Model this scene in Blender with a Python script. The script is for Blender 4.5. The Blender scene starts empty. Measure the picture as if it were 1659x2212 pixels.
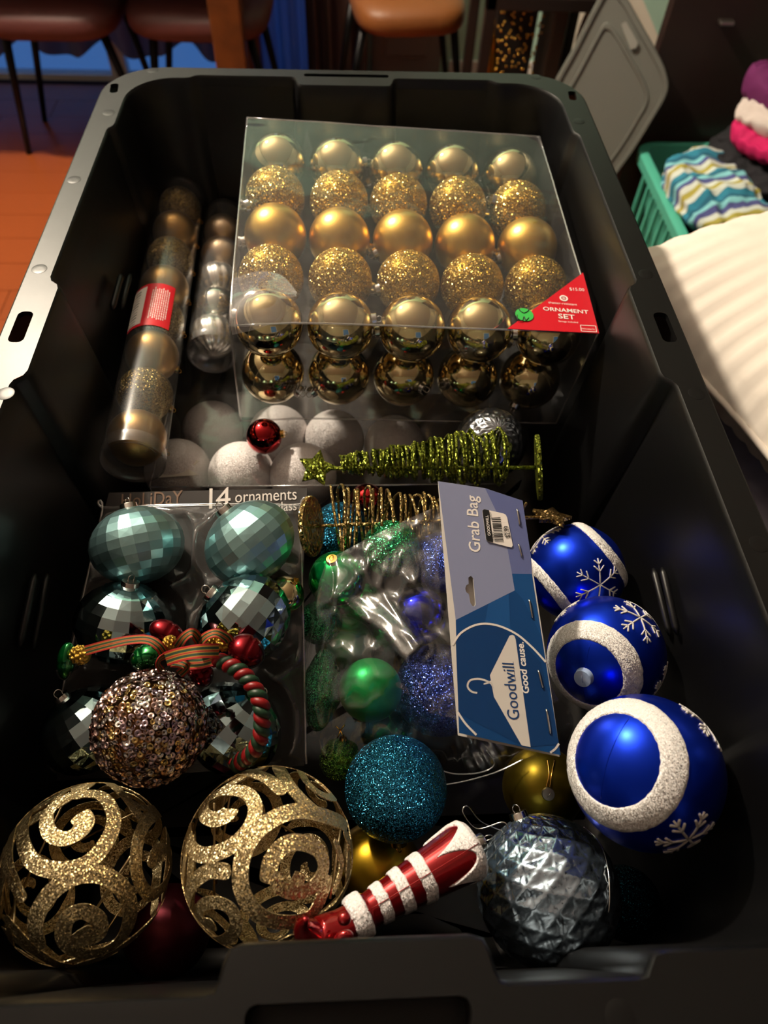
import bpy, bmesh, math, random
from mathutils import Vector, Matrix, Quaternion, geometry, noise

random.seed(7)
sin, cos, pi, exp = math.sin, math.cos, math.pi, math.exp
scene = bpy.context.scene
COL = scene.collection
V = Vector

def lin(h):
    h = h.lstrip('#')
    c = [int(h[i:i + 2], 16) / 255 for i in (0, 2, 4)]
    return tuple(x / 12.92 if x <= .04045 else ((x + .055) / 1.055) ** 2.4 for x in c) + (1,)

# ------------------------------------------------------------------ camera
ZR = .94                                    # height of the tote rim above the floor
FPX, CX, CY = 1534., 829.5, 1106.
PITCH, ROLL, YAW = .94857, .05417, .0807
_hd = V((sin(YAW), cos(YAW), 0)); _rt = V((cos(YAW), -sin(YAW), 0)); _z = V((0, 0, 1))
FW = _hd * cos(PITCH) - _z * sin(PITCH)
_up = _hd * sin(PITCH) + _z * cos(PITCH)
RT = _rt * cos(ROLL) + _up * sin(ROLL)
UP = _up * cos(ROLL) - _rt * sin(ROLL)
CAM = V((-.001, 0, ZR + .36))
cam_data = bpy.data.cameras.new('camera')
cam_data.sensor_fit = 'VERTICAL'
cam_data.sensor_height = 36
cam_data.sensor_width = 27
cam_data.lens = 36 * FPX / 2212
cam_data.clip_start = .02
cam_data.dof.use_dof = True
cam_data.dof.focus_distance = .50
cam_data.dof.aperture_fstop = 7
camera = bpy.data.objects.new('camera', cam_data)
COL.objects.link(camera)
camera.matrix_world = Matrix(((RT.x, UP.x, -FW.x, CAM.x), (RT.y, UP.y, -FW.y, CAM.y), (RT.z, UP.z, -FW.z, CAM.z), (0, 0, 0, 1)))
scene.camera = camera

# ------------------------------------------------------------------ light and exposure
world = bpy.data.worlds.new('dusk')
scene.world = world
world.use_nodes = True
world.node_tree.nodes['Background'].inputs[0].default_value = lin('#4f86d8')
world.node_tree.nodes['Background'].inputs[1].default_value = .5
scene.view_settings.view_transform = 'Standard'
scene.view_settings.look = 'None'
scene.view_settings.gamma = 1
scene.view_settings.exposure = 0
scene.view_settings.use_curve_mapping = False
LAMP = V((-1.0, 1.75, ZR + 1.42))
LAMP_R = .055
LAMP_STRENGTH = 2350
LAMP_COLOR = (1, .86, .68)
cy = scene.cycles
cy.use_denoising = True
cy.max_bounces = 10
cy.diffuse_bounces = 3
cy.glossy_bounces = 5
cy.transmission_bounces = 4
cy.transparent_max_bounces = 28
cy.caustics_reflective = False
cy.caustics_refractive = False
cy.sample_clamp_indirect = 4

# ------------------------------------------------------------------ pixel -> place helpers
def ray(px, py): return FW * FPX + RT * (px - CX) + UP * (CY - py)
def at(px, py, z):                          # on the level z below / above the rim
    d = ray(px, py); return CAM + d * ((z + ZR - CAM.z) / d.z)
def atd(px, py, D): return CAM + ray(px, py) * (D / FPX)
def atY(px, py, Y):
    d = ray(px, py); return CAM + d * (Y / d.y)
def bp(px, py, rp, R):                      # centre of a ball of radius R that looks rp pixels in radius
    d = ray(px, py); n = d.length; s = FPX * R / (rp * (FPX / n) ** 1.5); return CAM + d * (s / n)
def onplane(px, py, pl):
    d = ray(px, py); return CAM + d * ((pl[0] - CAM).dot(pl[1]) / d.dot(pl[1]))
def onsphere(px, py, C, R):
    d = ray(px, py).normalized(); o = CAM - C
    b = o.dot(d); q = b * b - (o.dot(o) - R * R)
    p = CAM + d * (-b - math.sqrt(max(q, 0)))
    return C + (p - C).normalized() * R
def tocam(P): return (CAM - P).normalized()

# ------------------------------------------------------------------ materials
MATS = {}
def pmat(name, color, rough=.5, metal=0., bump=None, coat=0, emit=None, trans=0, ior=1.45, spec=.5, var=None, sheen=0):
    if name in MATS: return MATS[name]
    m = bpy.data.materials.new(name); m.use_nodes = True
    nt = m.node_tree; b = nt.nodes['Principled BSDF']
    if isinstance(color, str): color = lin(color)
    b.inputs['Base Color'].default_value = color
    b.inputs['Roughness'].default_value = rough
    b.inputs['Metallic'].default_value = metal
    b.inputs['Coat Weight'].default_value = coat
    b.inputs['Coat Roughness'].default_value = .05
    b.inputs['Transmission Weight'].default_value = trans
    b.inputs['IOR'].default_value = ior
    b.inputs['Specular IOR Level'].default_value = spec
    b.inputs['Sheen Weight'].default_value = sheen
    if emit:
        b.inputs['Emission Color'].default_value = emit[0]; b.inputs['Emission Strength'].default_value = emit[1]
    tc = nt.nodes.new('ShaderNodeTexCoord')
    if bump:
        sc_, st, dist = bump
        n = nt.nodes.new('ShaderNodeTexNoise'); n.inputs['Scale'].default_value = sc_; n.inputs['Detail'].default_value = 4
        nt.links.new(tc.outputs['Object'], n.inputs['Vector'])
        bu = nt.nodes.new('ShaderNodeBump'); bu.inputs['Strength'].default_value = st; bu.inputs['Distance'].default_value = dist
        nt.links.new(n.outputs['Fac'], bu.inputs['Height']); nt.links.new(bu.outputs['Normal'], b.inputs['Normal'])
    if var:                                  # (scale, second colour, low, high)
        n = nt.nodes.new('ShaderNodeTexNoise'); n.inputs['Scale'].default_value = var[0]; n.inputs['Detail'].default_value = 5
        nt.links.new(tc.outputs['Object'], n.inputs['Vector'])
        r = nt.nodes.new('ShaderNodeValToRGB')
        r.color_ramp.elements[0].position = var[2]; r.color_ramp.elements[0].color = color
        r.color_ramp.elements[1].position = var[3]; r.color_ramp.elements[1].color = lin(var[1])
        nt.links.new(n.outputs['Fac'], r.inputs['Fac']); nt.links.new(r.outputs['Color'], b.inputs['Base Color'])
    MATS[name] = m
    return m

def glitter(name, c1, c2, scale, k=.8, rough=.25, metal=1., under=None, cover=1., big=None):
    """flakes: every Voronoi cell has its own tilt and shade; cover < 1 leaves the under-coat bare between flakes"""
    if name in MATS: return MATS[name]
    m = bpy.data.materials.new(name); m.use_nodes = True
    nt = m.node_tree; N = nt.nodes.new; L = nt.links.new
    b = nt.nodes['Principled BSDF']
    tc = N('ShaderNodeTexCoord'); vo = N('ShaderNodeTexVoronoi'); vo.inputs['Scale'].default_value = scale
    L(tc.outputs['Object'], vo.inputs['Vector'])
    src = vo.outputs['Color']
    sub = N('ShaderNodeVectorMath'); sub.operation = 'SUBTRACT'; sub.inputs[1].default_value = (.5, .5, .5); L(src, sub.inputs[0])
    mul = N('ShaderNodeVectorMath'); mul.operation = 'SCALE'; mul.inputs['Scale'].default_value = k * 2; L(sub.outputs[0], mul.inputs[0])
    ge = N('ShaderNodeNewGeometry'); add = N('ShaderNodeVectorMath'); L(ge.outputs['Normal'], add.inputs[0]); L(mul.outputs[0], add.inputs[1])
    no = N('ShaderNodeVectorMath'); no.operation = 'NORMALIZE'; L(add.outputs[0], no.inputs[0])
    L(no.outputs[0], b.inputs['Normal'])
    sp = N('ShaderNodeSeparateColor'); L(src, sp.inputs[0])
    mx = N('ShaderNodeMix'); mx.data_type = 'RGBA'; L(sp.outputs[0], mx.inputs['Factor'])
    mx.inputs['A'].default_value = lin(c1); mx.inputs['B'].default_value = lin(c2)
    L(mx.outputs['Result'], b.inputs['Base Color'])
    b.inputs['Roughness'].default_value = rough; b.inputs['Metallic'].default_value = metal
    if under:
        b2 = N('ShaderNodeBsdfPrincipled'); b2.inputs['Base Color'].default_value = lin(under); b2.inputs['Roughness'].default_value = .38; b2.inputs['Metallic'].default_value = metal
        ma = N('ShaderNodeMath'); ma.operation = 'LESS_THAN'; ma.inputs[1].default_value = cover; L(sp.outputs[1], ma.inputs[0])
        ms = N('ShaderNodeMixShader'); L(ma.outputs[0], ms.inputs[0]); L(b2.outputs[0], ms.inputs[1]); L(b.outputs[0], ms.inputs[2])
        L(ms.outputs[0], nt.nodes['Material Output'].inputs[0])
    MATS[name] = m
    return m

def film(name, base=.07, rough=.06, haze=.03, tint=(1, 1, 1, 1), bump=None, edge=.9):
    """thin clear plastic: mostly see-through, mirror-like at grazing angles, a little milky"""
    if name in MATS: return MATS[name]
    m = bpy.data.materials.new(name); m.use_nodes = True
    nt = m.node_tree; N = nt.nodes.new; L = nt.links.new
    nt.nodes.remove(nt.nodes['Principled BSDF'])
    lw = N('ShaderNodeLayerWeight'); lw.inputs['Blend'].default_value = .5
    po = N('ShaderNodeMath'); po.operation = 'POWER'; po.inputs[1].default_value = 4; L(lw.outputs['Facing'], po.inputs[0])
    ma = N('ShaderNodeMath'); ma.operation = 'MULTIPLY_ADD'; ma.inputs[1].default_value = edge - base; ma.inputs[2].default_value = base; L(po.outputs[0], ma.inputs[0])
    tr = N('ShaderNodeBsdfTransparent'); tr.inputs[0].default_value = tint
    gl = N('ShaderNodeBsdfGlossy'); gl.inputs['Roughness'].default_value = rough
    di = N('ShaderNodeBsdfDiffuse'); di.inputs[0].default_value = (.9, .9, .9, 1)
    m1 = N('ShaderNodeMixShader'); m1.inputs[0].default_value = haze; L(tr.outputs[0], m1.inputs[1]); L(di.outputs[0], m1.inputs[2])
    m2 = N('ShaderNodeMixShader'); L(ma.outputs[0], m2.inputs[0]); L(m1.outputs[0], m2.inputs[1]); L(gl.outputs[0], m2.inputs[2])
    L(m2.outputs[0], nt.nodes['Material Output'].inputs[0])
    if bump:
        tc = N('ShaderNodeTexCoord'); n = N('ShaderNodeTexNoise'); n.inputs['Scale'].default_value = bump[0]; n.inputs['Detail'].default_value = 3
        L(tc.outputs['Object'], n.inputs['Vector'])
        bu = N('ShaderNodeBump'); bu.inputs['Strength'].default_value = bump[1]; bu.inputs['Distance'].default_value = bump[2]
        L(n.outputs['Fac'], bu.inputs['Height'])
        L(bu.outputs['Normal'], gl.inputs['Normal']); L(bu.outputs['Normal'], lw.inputs['Normal'])
    MATS[name] = m
    return m

def stripes(name, stops, axis=1, repeat=1, rough=.5, metal=0, wave=None, bump=True, local=False):
    """stripes across the UV map (woven ribbon, knitted cloth)"""
    if name in MATS: return MATS[name]
    m = bpy.data.materials.new(name); m.use_nodes = True
    nt = m.node_tree; N = nt.nodes.new; L = nt.links.new
    b = nt.nodes['Principled BSDF']; b.inputs['Roughness'].default_value = rough; b.inputs['Metallic'].default_value = metal
    uv = N('ShaderNodeUVMap'); sx = N('ShaderNodeSeparateXYZ'); L(N('ShaderNodeTexCoord').outputs['Object'] if local else uv.outputs[0], sx.inputs[0])
    v = sx.outputs[axis]
    if wave:
        w = N('ShaderNodeMath'); w.operation = 'MULTIPLY'; w.inputs[1].default_value = wave[0]; L(sx.outputs[1 - axis], w.inputs[0])
        s = N('ShaderNodeMath'); s.operation = 'SINE'; L(w.outputs[0], s.inputs[0])
        a = N('ShaderNodeMath'); a.operation = 'MULTIPLY_ADD'; a.inputs[1].default_value = wave[1]; L(s.outputs[0], a.inputs[0]); L(v, a.inputs[2]); v = a.outputs[0]
    mu = N('ShaderNodeMath'); mu.operation = 'MULTIPLY'; mu.inputs[1].default_value = repeat; L(v, mu.inputs[0])
    fr = N('ShaderNodeMath'); fr.operation = 'FRACT'; L(mu.outputs[0], fr.inputs[0])
    r = N('ShaderNodeValToRGB'); r.color_ramp.interpolation = 'CONSTANT'
    while len(r.color_ramp.elements) < len(stops): r.color_ramp.elements.new(.5)
    for e, (p, c) in zip(r.color_ramp.elements, stops): e.position = p; e.color = lin(c)
    L(fr.outputs[0], r.inputs[0]); L(r.outputs[0], b.inputs['Base Color'])
    if bump:
        ck = N('ShaderNodeTexChecker'); ck.inputs['Scale'].default_value = 60; L(uv.outputs[0], ck.inputs['Vector'])
        bu = N('ShaderNodeBump'); bu.inputs['Strength'].default_value = .5; bu.inputs['Distance'].default_value = .0008; L(ck.outputs['Fac'], bu.inputs['Height']); L(bu.outputs['Normal'], b.inputs['Normal'])
    MATS[name] = m
    return m

# ------------------------------------------------------------------ mesh builder
ORG = {}                                    # world origin of every built object
class MB:
    def __init__(s): s.v = []; s.f = []; s.uv = {}
    def add(s, vs, fs):
        o = len(s.v); s.v += [V(p) for p in vs]; s.f += [tuple(i + o for i in f) for f in fs]; return o
    def box(s, lo, hi, M=None, ch=0):
        c = [(lo[0], hi[0]), (lo[1], hi[1]), (lo[2], hi[2])]
        if ch <= 0:
            vs = [V((c[0][i], c[1][j], c[2][k])) for i in (0, 1) for j in (0, 1) for k in (0, 1)]
            fs = [(0, 1, 3, 2), (4, 6, 7, 5), (0, 4, 5, 1), (2, 3, 7, 6), (0, 2, 6, 4), (1, 5, 7, 3)]
        else:                                # chamfered
            bm = bmesh.new(); bmesh.ops.create_cube(bm, size=1)
            for w in bm.verts: w.co = V((c[a][0] + (w.co[a] + .5) * (c[a][1] - c[a][0]) for a in range(3)))
            bmesh.ops.bevel(bm, geom=bm.edges[:], offset=ch, segments=2, affect='EDGES', profile=.5)
            bm.verts.index_update(); vs = [w.co.copy() for w in bm.verts]; fs = [tuple(w.index for w in f.verts) for f in bm.faces]; bm.free()
        if M: vs = [M @ V(p) for p in vs]
        s.add(vs, fs); return s
    def grid(s, fn, nu, nv, closed_u=False, uv=False, flip=False):
        o = len(s.v); cu = nu if closed_u else nu + 1
        for j in range(nv + 1):
            for i in range(cu):
                s.v.append(V(fn(i / nu, j / nv)))
                if uv: s.uv[len(s.v) - 1] = (i / nu, j / nv)
        for j in range(nv):
            for i in range(nu):
                a = o + j * cu + i; b = o + j * cu + (i + 1) % cu; c = b + cu; d = a + cu
                s.f.append((a, d, c, b) if flip else (a, b, c, d))
        return s
    def tube(s, pts, r, n=8, cap=True, closed=False):
        pts = [V(p) for p in pts]; m = len(pts)
        rs = r if isinstance(r, (list, tuple)) else [r] * m
        o = len(s.v); nor = None
        for i, p in enumerate(pts):
            t = (pts[(i + 1) % m] - pts[i - 1]) if closed else (pts[min(i + 1, m - 1)] - pts[max(i - 1, 0)])
            t = t.normalized() if t.length > 1e-9 else V((0, 0, 1))
            if nor is None: nor = t.orthogonal().normalized()
            nor = (nor - t * nor.dot(t)); nor = nor.normalized() if nor.length > 1e-6 else t.orthogonal().normalized()
            bi = t.cross(nor)
            for k in range(n):
                a = 2 * pi * k / n; s.v.append(p + (nor * cos(a) + bi * sin(a)) * rs[i])
        for i in range(m if closed else m - 1):
            for k in range(n):
                a = o + i * n + k; b = o + i * n + (k + 1) % n; j = (i + 1) % m
                s.f.append((a, b, o + j * n + (k + 1) % n, o + j * n + k))
        if cap and not closed:
            s.f.append(tuple(o + k for k in reversed(range(n)))); s.f.append(tuple(o + (m - 1) * n + k for k in range(n)))
        return s
    def lathe(s, prof, n=32, M=None, cap=True, rfn=None):
        """prof: (radius, height) from bottom to top, about Z, then M"""
        o = len(s.v)
        for r, h in prof:
            for k in range(n):
                a = 2 * pi * k / n; rr = r * (rfn(a, h) if rfn else 1)
                p = V((rr * cos(a), rr * sin(a), h)); s.v.append(M @ p if M else p)
        for i in range(len(prof) - 1):
            for k in range(n):
                a = o + i * n + k; b = o + i * n + (k + 1) % n; s.f.append((a, b, b + n, a + n))
        if cap:
            s.f.append(tuple(o + k for k in reversed(range(n)))); s.f.append(tuple(o + (len(prof) - 1) * n + k for k in range(n)))
        return s
    def poly(s, pts, off=V((0, 0, 0)), holes=()):
        loops = [[V(p) + off for p in pts]] + [[V(p) + off for p in h] for h in holes]
        flat = [p for l in loops for p in l]
        s.add(flat, geometry.tessellate_polygon(loops)); return s
    def slab(s, pts, n, th):
        """a flat outline of thickness th (front face along n)"""
        pts = [V(p) for p in pts]; k = len(pts); tri = geometry.tessellate_polygon([pts])
        o = s.add([p + n * th for p in pts] + pts, [])
        for a, b, c in tri:
            q = (pts[b] - pts[a]).cross(pts[c] - pts[a]).dot(n) > 0
            s.f.append(tuple(o + i for i in ((a, b, c) if q else (a, c, b)))); s.f.append(tuple(o + k + i for i in ((a, c, b) if q else (a, b, c))))
        for i in range(k): j = (i + 1) % k; s.f.append((o + i, o + j, o + k + j, o + k + i))
        return s
    def strip(s, pts, side, w, nrm, th, uv=False):
        """a flat band along pts: half widths w, thickness th"""
        o = len(s.v); m = len(pts)
        for i in range(m):
            for a, b in ((-1, 1), (1, 1), (1, -1), (-1, -1)):
                s.v.append(pts[i] + side[i] * (a * w[i]) + nrm[i] * (b * th))
                if uv: s.uv[len(s.v) - 1] = (i / (m - 1), 0 if a < 0 else 1)
        for i in range(m - 1):
            for k in range(4):
                a = o + i * 4 + k; b = o + i * 4 + (k + 1) % 4; s.f.append((a, b, b + 4, a + 4))
        s.f.append((o + 3, o + 2, o + 1, o)); e = o + (m - 1) * 4; s.f.append((e, e + 1, e + 2, e + 3))
        return s
    def build(s, name, mat, parent=None, origin=None, smooth=True, sharp=None, recalc=False):
        if origin is None: origin = ORG[parent.name] if parent else V((0, 0, 0))
        me = bpy.data.meshes.new(name)
        me.from_pydata([p - origin for p in s.v], [], s.f)
        if s.uv:
            u = me.uv_layers.new(name='UVMap')
            for l in me.loops: u.data[l.index].uv = s.uv.get(l.vertex_index, (0, 0))
        if recalc:
            bm = bmesh.new(); bm.from_mesh(me); bmesh.ops.recalc_face_normals(bm, faces=bm.faces[:]); bm.to_mesh(me); bm.free()
        me.materials.append(mat); me.update()
        if smooth:
            me.shade_smooth()
            if sharp: me.set_sharp_from_angle(angle=math.radians(sharp))
        o = bpy.data.objects.new(name, me); COL.objects.link(o)
        if parent is None: o.location = origin
        else:
            o.parent = parent; o.location = origin - ORG[parent.name]
        ORG[o.name] = V(origin)
        return o

def tag(o, label=None, cat=None, group=None, kind=None):
    if label: o['label'] = label
    if cat: o['category'] = cat
    if group: o['group'] = group
    if kind: o['kind'] = kind
    return o
def thing(name, loc, label, cat, group=None):
    o = bpy.data.objects.new(name, None); o.empty_display_size = .02; COL.objects.link(o); o.location = loc; ORG[o.name] = V(loc)
    return tag(o, label, cat, group)
def catmull(P, n, closed=False):
    """points (tuples or vectors of any length) -> smooth list, n per span"""
    P = [tuple(p) for p in P]; out = []; m = len(P)
    for i in range(m if closed else m - 1):
        g = (lambda k: P[k % m]) if closed else (lambda k: P[min(max(k, 0), m - 1)])
        a, b, c, d = g(i - 1), g(i), g(i + 1), g(i + 2)
        for k in range(n):
            t = k / n
            out.append(tuple(.5 * (2 * q + (-p + r) * t + (2 * p - 5 * q + 4 * r - s_) * t * t + (-p + 3 * q - 3 * r + s_) * t ** 3) for p, q, r, s_ in zip(a, b, c, d)))
    if not closed: out.append(P[-1])
    return out
def frame(z, x=None):
    z = z.normalized(); x = (x - z * x.dot(z)).normalized() if x is not None else z.orthogonal().normalized()
    y = z.cross(x); return Matrix(((x.x, y.x, z.x), (x.y, y.y, z.y), (x.z, y.z, z.z)))
def place(loc, z=V((0, 0, 1)), x=None, s=1.):
    return Matrix.Translation(loc) @ frame(z, x).to_4x4() @ Matrix.Scale(s, 4)
def text_mesh(txt, shear=0, bold=0, space=1):
    c = bpy.data.curves.new('lettering', 'FONT'); c.body = txt; c.shear = shear; c.offset = bold; c.space_character = space; c.resolution_u = 3
    o = bpy.data.objects.new('lettering', c); me = o.to_mesh()
    vs = [(v.co.x, v.co.y) for v in me.vertices]; fs = [tuple(p.vertices) for p in me.polygons]
    o.to_mesh_clear(); bpy.data.objects.remove(o); bpy.data.curves.remove(c)
    return vs, fs
def text_on(mb, txt, A, B, n, off=.0003, ysc=1., **kw):
    """lettering on a plane with normal n: the baseline runs from A to B"""
    vs, fs = text_mesh(txt, **kw)
    if not vs: return mb
    x0 = min(v[0] for v in vs); x1 = max(v[0] for v in vs)
    ex = (B - A) / (x1 - x0); ey = n.cross(ex) * ysc
    mb.add([A + ex * (x - x0) + ey * y + n * off for x, y in vs], fs); return mb

# ================================================================== THE ROOM
def atX(px, py, X):
    d = ray(px, py); return CAM + d * ((X - CAM.x) / d.x)
M_wall = pmat('mint_wall_paint', '#a9cdbb', .8, bump=(60, .1, .001))
M_dimwall = pmat('grey_wall_paint', '#8c8782', .8, bump=(60, .1, .001))
M_ceil = pmat('ceiling_paint', '#d8d2cc', .9)
M_trim = pmat('white_trim_paint', '#d9d6d0', .5)
M_base_floor = pmat('dark_underlay', '#3a1a0c', .8)

def plank_mat():
    m = bpy.data.materials.new('cherry_laminate'); m.use_nodes = True
    nt = m.node_tree; N = nt.nodes.new; L = nt.links.new; b = nt.nodes['Principled BSDF']
    tc = N('ShaderNodeTexCoord'); oi = N('ShaderNodeObjectInfo'); mp = N('ShaderNodeMapping'); mp.inputs['Scale'].default_value = (3, 40, 10)
    ad = N('ShaderNodeVectorMath'); ad.operation = 'SCALE'; cmb = N('ShaderNodeCombineXYZ'); L(oi.outputs['Random'], cmb.inputs[0]); L(oi.outputs['Random'], cmb.inputs[1]); L(cmb.outputs[0], ad.inputs[0]); ad.inputs['Scale'].default_value = 37
    L(tc.outputs['Object'], mp.inputs['Vector']); L(ad.outputs[0], mp.inputs['Location'])
    n = N('ShaderNodeTexNoise'); n.inputs['Scale'].default_value = 1.5; n.inputs['Detail'].default_value = 6; n.inputs['Distortion'].default_value = .6; L(mp.outputs[0], n.inputs['Vector'])
    ma = N('ShaderNodeMath'); ma.operation = 'MULTIPLY_ADD'; ma.inputs[1].default_value = .45; L(oi.outputs['Random'], ma.inputs[0])
    m2 = N('ShaderNodeMath'); m2.operation = 'MULTIPLY_ADD'; m2.inputs[1].default_value = .55; L(n.outputs['Fac'], m2.inputs[0]); L(ma.outputs[0], m2.inputs[2])
    r = N('ShaderNodeValToRGB'); r.color_ramp.elements[0].position = .2; r.color_ramp.elements[0].color = lin('#4f1a0a'); r.color_ramp.elements[1].position = .85; r.color_ramp.elements[1].color = lin('#85401c')
    L(m2.outputs[0], r.inputs[0]); L(r.outputs[0], b.inputs['Base Color']); b.inputs['Roughness'].default_value = .32
    return m
M_plank = plank_mat()

fl = MB().box((-2.6, -1.7, -.06), (2.4, 3.06, -.0125)).build('floor', M_base_floor, smooth=False)
tag(fl, 'reddish cherry laminate plank floor', kind='structure')
pl_me = None
PW, PL = .125, 1.18
for rI in range(37):
    y = -1.66 + rI * PW
    x = -2.5 + random.random() * PL - PL
    while x < 2.3:
        x0, x1 = max(x, -2.58), min(x + PL, 2.38)
        if x1 - x0 > .05:
            if pl_me is None:
                o = MB().box((-.5, -.5, -.012), (.5, .5, 0), ch=.0025).build('plank', M_plank, fl, origin=V((0, 0, 0)), smooth=False); pl_me = o.data
            else:
                o = bpy.data.objects.new('plank', pl_me); COL.objects.link(o); o.parent = fl
            o.location = ((x0 + x1) / 2, y + PW / 2, 0); o.scale = (x1 - x0 - .0012, PW - .0015, 1)
        x += PL
tag(MB().box((-2.6, -1.7, 2.62), (2.4, 3.06, 2.7)).build('ceiling', M_ceil, smooth=False), 'flat off-white ceiling', kind='structure')
# back wall with a patio door opening
wb = MB()
wb.box((-2.6, 3.0, 0), (-1.75, 3.06, 2.62)); wb.box((.02, 3.0, 0), (2.4, 3.06, 2.62)); wb.box((-1.75, 3.0, 2.1), (.02, 3.06, 2.62))
tag(wb.build('wall_back', M_wall, smooth=False), 'mint green back wall behind the dining chairs', kind='structure')
wl = MB(); wl.box((-2.66, -1.7, 0), (-2.6, 3.06, 2.62)); tag(wl.build('wall_left', M_dimwall, smooth=False), 'plain wall on the left side', kind='structure')
wr = MB(); wr.box((2.4, -1.7, 0), (2.46, 3.06, 2.62)); tag(wr.build('wall_right', M_dimwall, smooth=False), 'plain wall on the right side', kind='structure')
wf = MB(); wf.box((-2.6, -1.76, 0), (.35, -1.7, 2.62)); wf.box((1.25, -1.76, 0), (2.4, -1.7, 2.62)); wf.box((.35, -1.76, 0), (1.25, -1.7, 1.15)); wf.box((.35, -1.76, 2.1), (1.25, -1.7, 2.62))
tag(wf.build('wall_front', M_dimwall, smooth=False), 'plain wall behind the camera with one window', kind='structure')
M_pane = film('window_glass', base=.06, rough=.02, haze=.0)
w1 = MB().box((-1.75, 3.0, .0), (-1.71, 3.05, 2.1)).box((-.02, 3.0, 0), (.02, 3.05, 2.1)).box((-1.71, 3.0, 0), (-.02, 3.05, .02)).box((-1.71, 3.0, 2.06), (-.02, 3.05, 2.1)).box((-.9, 3.0, .02), (-.84, 3.05, 2.06)).build('window_1', M_trim, smooth=False)
tag(w1, 'patio door with white frame showing blue dusk below the curtains', kind='structure')
MB().box((-1.71, 3.02, .02), (-.9, 3.026, 2.06)).build('pane', M_pane, w1, smooth=False)
MB().box((-.84, 3.02, .02), (-.02, 3.026, 2.06)).build('pane', M_pane, w1, smooth=False)
w2 = MB().box((.35, -1.75, 1.15), (.39, -1.7, 2.1)).box((1.21, -1.75, 1.15), (1.25, -1.7, 2.1)).box((.39, -1.75, 1.15), (1.21, -1.7, 1.19)).box((.39, -1.75, 2.06), (1.21, -1.7, 2.1)).build('window_2', M_trim, smooth=False)
tag(w2, 'white framed window behind the camera', kind='structure')
MB().box((.39, -1.73, 1.19), (1.21, -1.725, 2.06)).build('pane', M_pane, w2, smooth=False)
dr = MB().box((.1, 2.97, .0), (.36, 2.999, 2.03)).build('door_1', pmat('dimmed_door_paint', '#77706c', .6), smooth=False)  # white door in the dark, the shade put into a grey colour
tag(dr, 'white panelled door, its dimness painted grey, between the brown curtain and the tan chair', kind='structure')
for z0, z1 in ((.12, .8), (.92, 1.9)):
    MB().box((.15, 2.962, z0), (.31, 2.972, z1), ch=.004).build('door_panel', MATS['dimmed_door_paint'], dr, smooth=False)
bb = MB().box((.4, 2.985, 0), (2.4, 2.999, .1), ch=.003).build('baseboard_back', M_trim, smooth=False); tag(bb, 'white baseboard along the back wall', kind='structure')

# pendant lamp over the dining table (above the frame)
M_blackmetal = pmat('black_metal', '#0c0c0d', .4, .6)
lamp = thing('pendant_lamp', LAMP, 'warm round pendant lamp hanging over the dining table', 'lamp')
bm_ = MB(); bm_.grid(lambda u, v: LAMP + V((sin(pi * v) * cos(2 * pi * u), sin(pi * v) * sin(2 * pi * u), -cos(pi * v))) * LAMP_R, 32, 16, True)
bulb = bm_.build('bulb', pmat('lamp_glow', '#000000', emit=(LAMP_COLOR + (1,), LAMP_STRENGTH)), lamp)
MB().lathe([(.012, .05), (.02, .052), (.02, .1), (.008, .115)], 20, Matrix.Translation(LAMP)).build('socket', M_blackmetal, lamp)
MB().tube([LAMP + V((0, 0, .11)), V((LAMP.x, LAMP.y, 2.62))], .003, 8).build('cord', M_blackmetal, lamp)

# curtains
def curtain(name, x0, x1, y, z0, z1, mat, label, folds, amp=.035):
    m = MB(); m.grid(lambda u, v: (x0 + (x1 - x0) * u, y + amp * sin(2 * pi * folds * u + .8 * sin(5 * u)) + .012 * sin(31 * u + 2 * v), z0 + (z1 - z0) * v + .025 * (1 - v) * sin(2 * pi * folds * .5 * u + 1)), int(folds * 14), 10)
    return tag(m.build(name, mat, origin=V(((x0 + x1) / 2, y, z0))), label, 'curtain')
def sheer(name, color, t):
    m = bpy.data.materials.new(name); m.use_nodes = True; nt = m.node_tree; N = nt.nodes.new; L = nt.links.new
    b = nt.nodes['Principled BSDF']; b.inputs['Base Color'].default_value = lin(color); b.inputs['Roughness'].default_value = .9
    tl = N('ShaderNodeBsdfTranslucent'); tl.inputs[0].default_value = lin(color); mx = N('ShaderNodeMixShader'); mx.inputs[0].default_value = t
    L(b.outputs[0], mx.inputs[1]); L(tl.outputs[0], mx.inputs[2]); L(mx.outputs[0], nt.nodes['Material Output'].inputs[0]); return m
curtain('sheer_curtain', -1.72, -.34, 2.86, .16, 2.15, sheer('grey_sheer', '#6d6a72', .35), 'long grey gathered curtain behind the maroon chairs', 10)
curtain('dusk_tinted_curtain', -.33, -.14, 2.9, .05, 2.15, sheer('dusk_tinted_sheer', '#7d90b8', .6), 'narrow curtain with dusk glow tinted into its cloth, beside the wooden table leg', 2.5, .02)  # blue dusk light behind the sheer is put into its cloth colour
curtain('brown_curtain', -.14, .08, 2.88, .02, 2.15, sheer('brown_drape', '#4a3028', .1), 'dark brown drape left of the dim panelled door', 4, .03)
tag(MB().tube([V((-1.85, 2.88, 2.16)), V((.15, 2.88, 2.16))], .014, 12).build('curtain_rod', M_blackmetal, origin=V((-.85, 2.88, 2.16))), 'black curtain rod above the patio door', 'rod')

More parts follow.
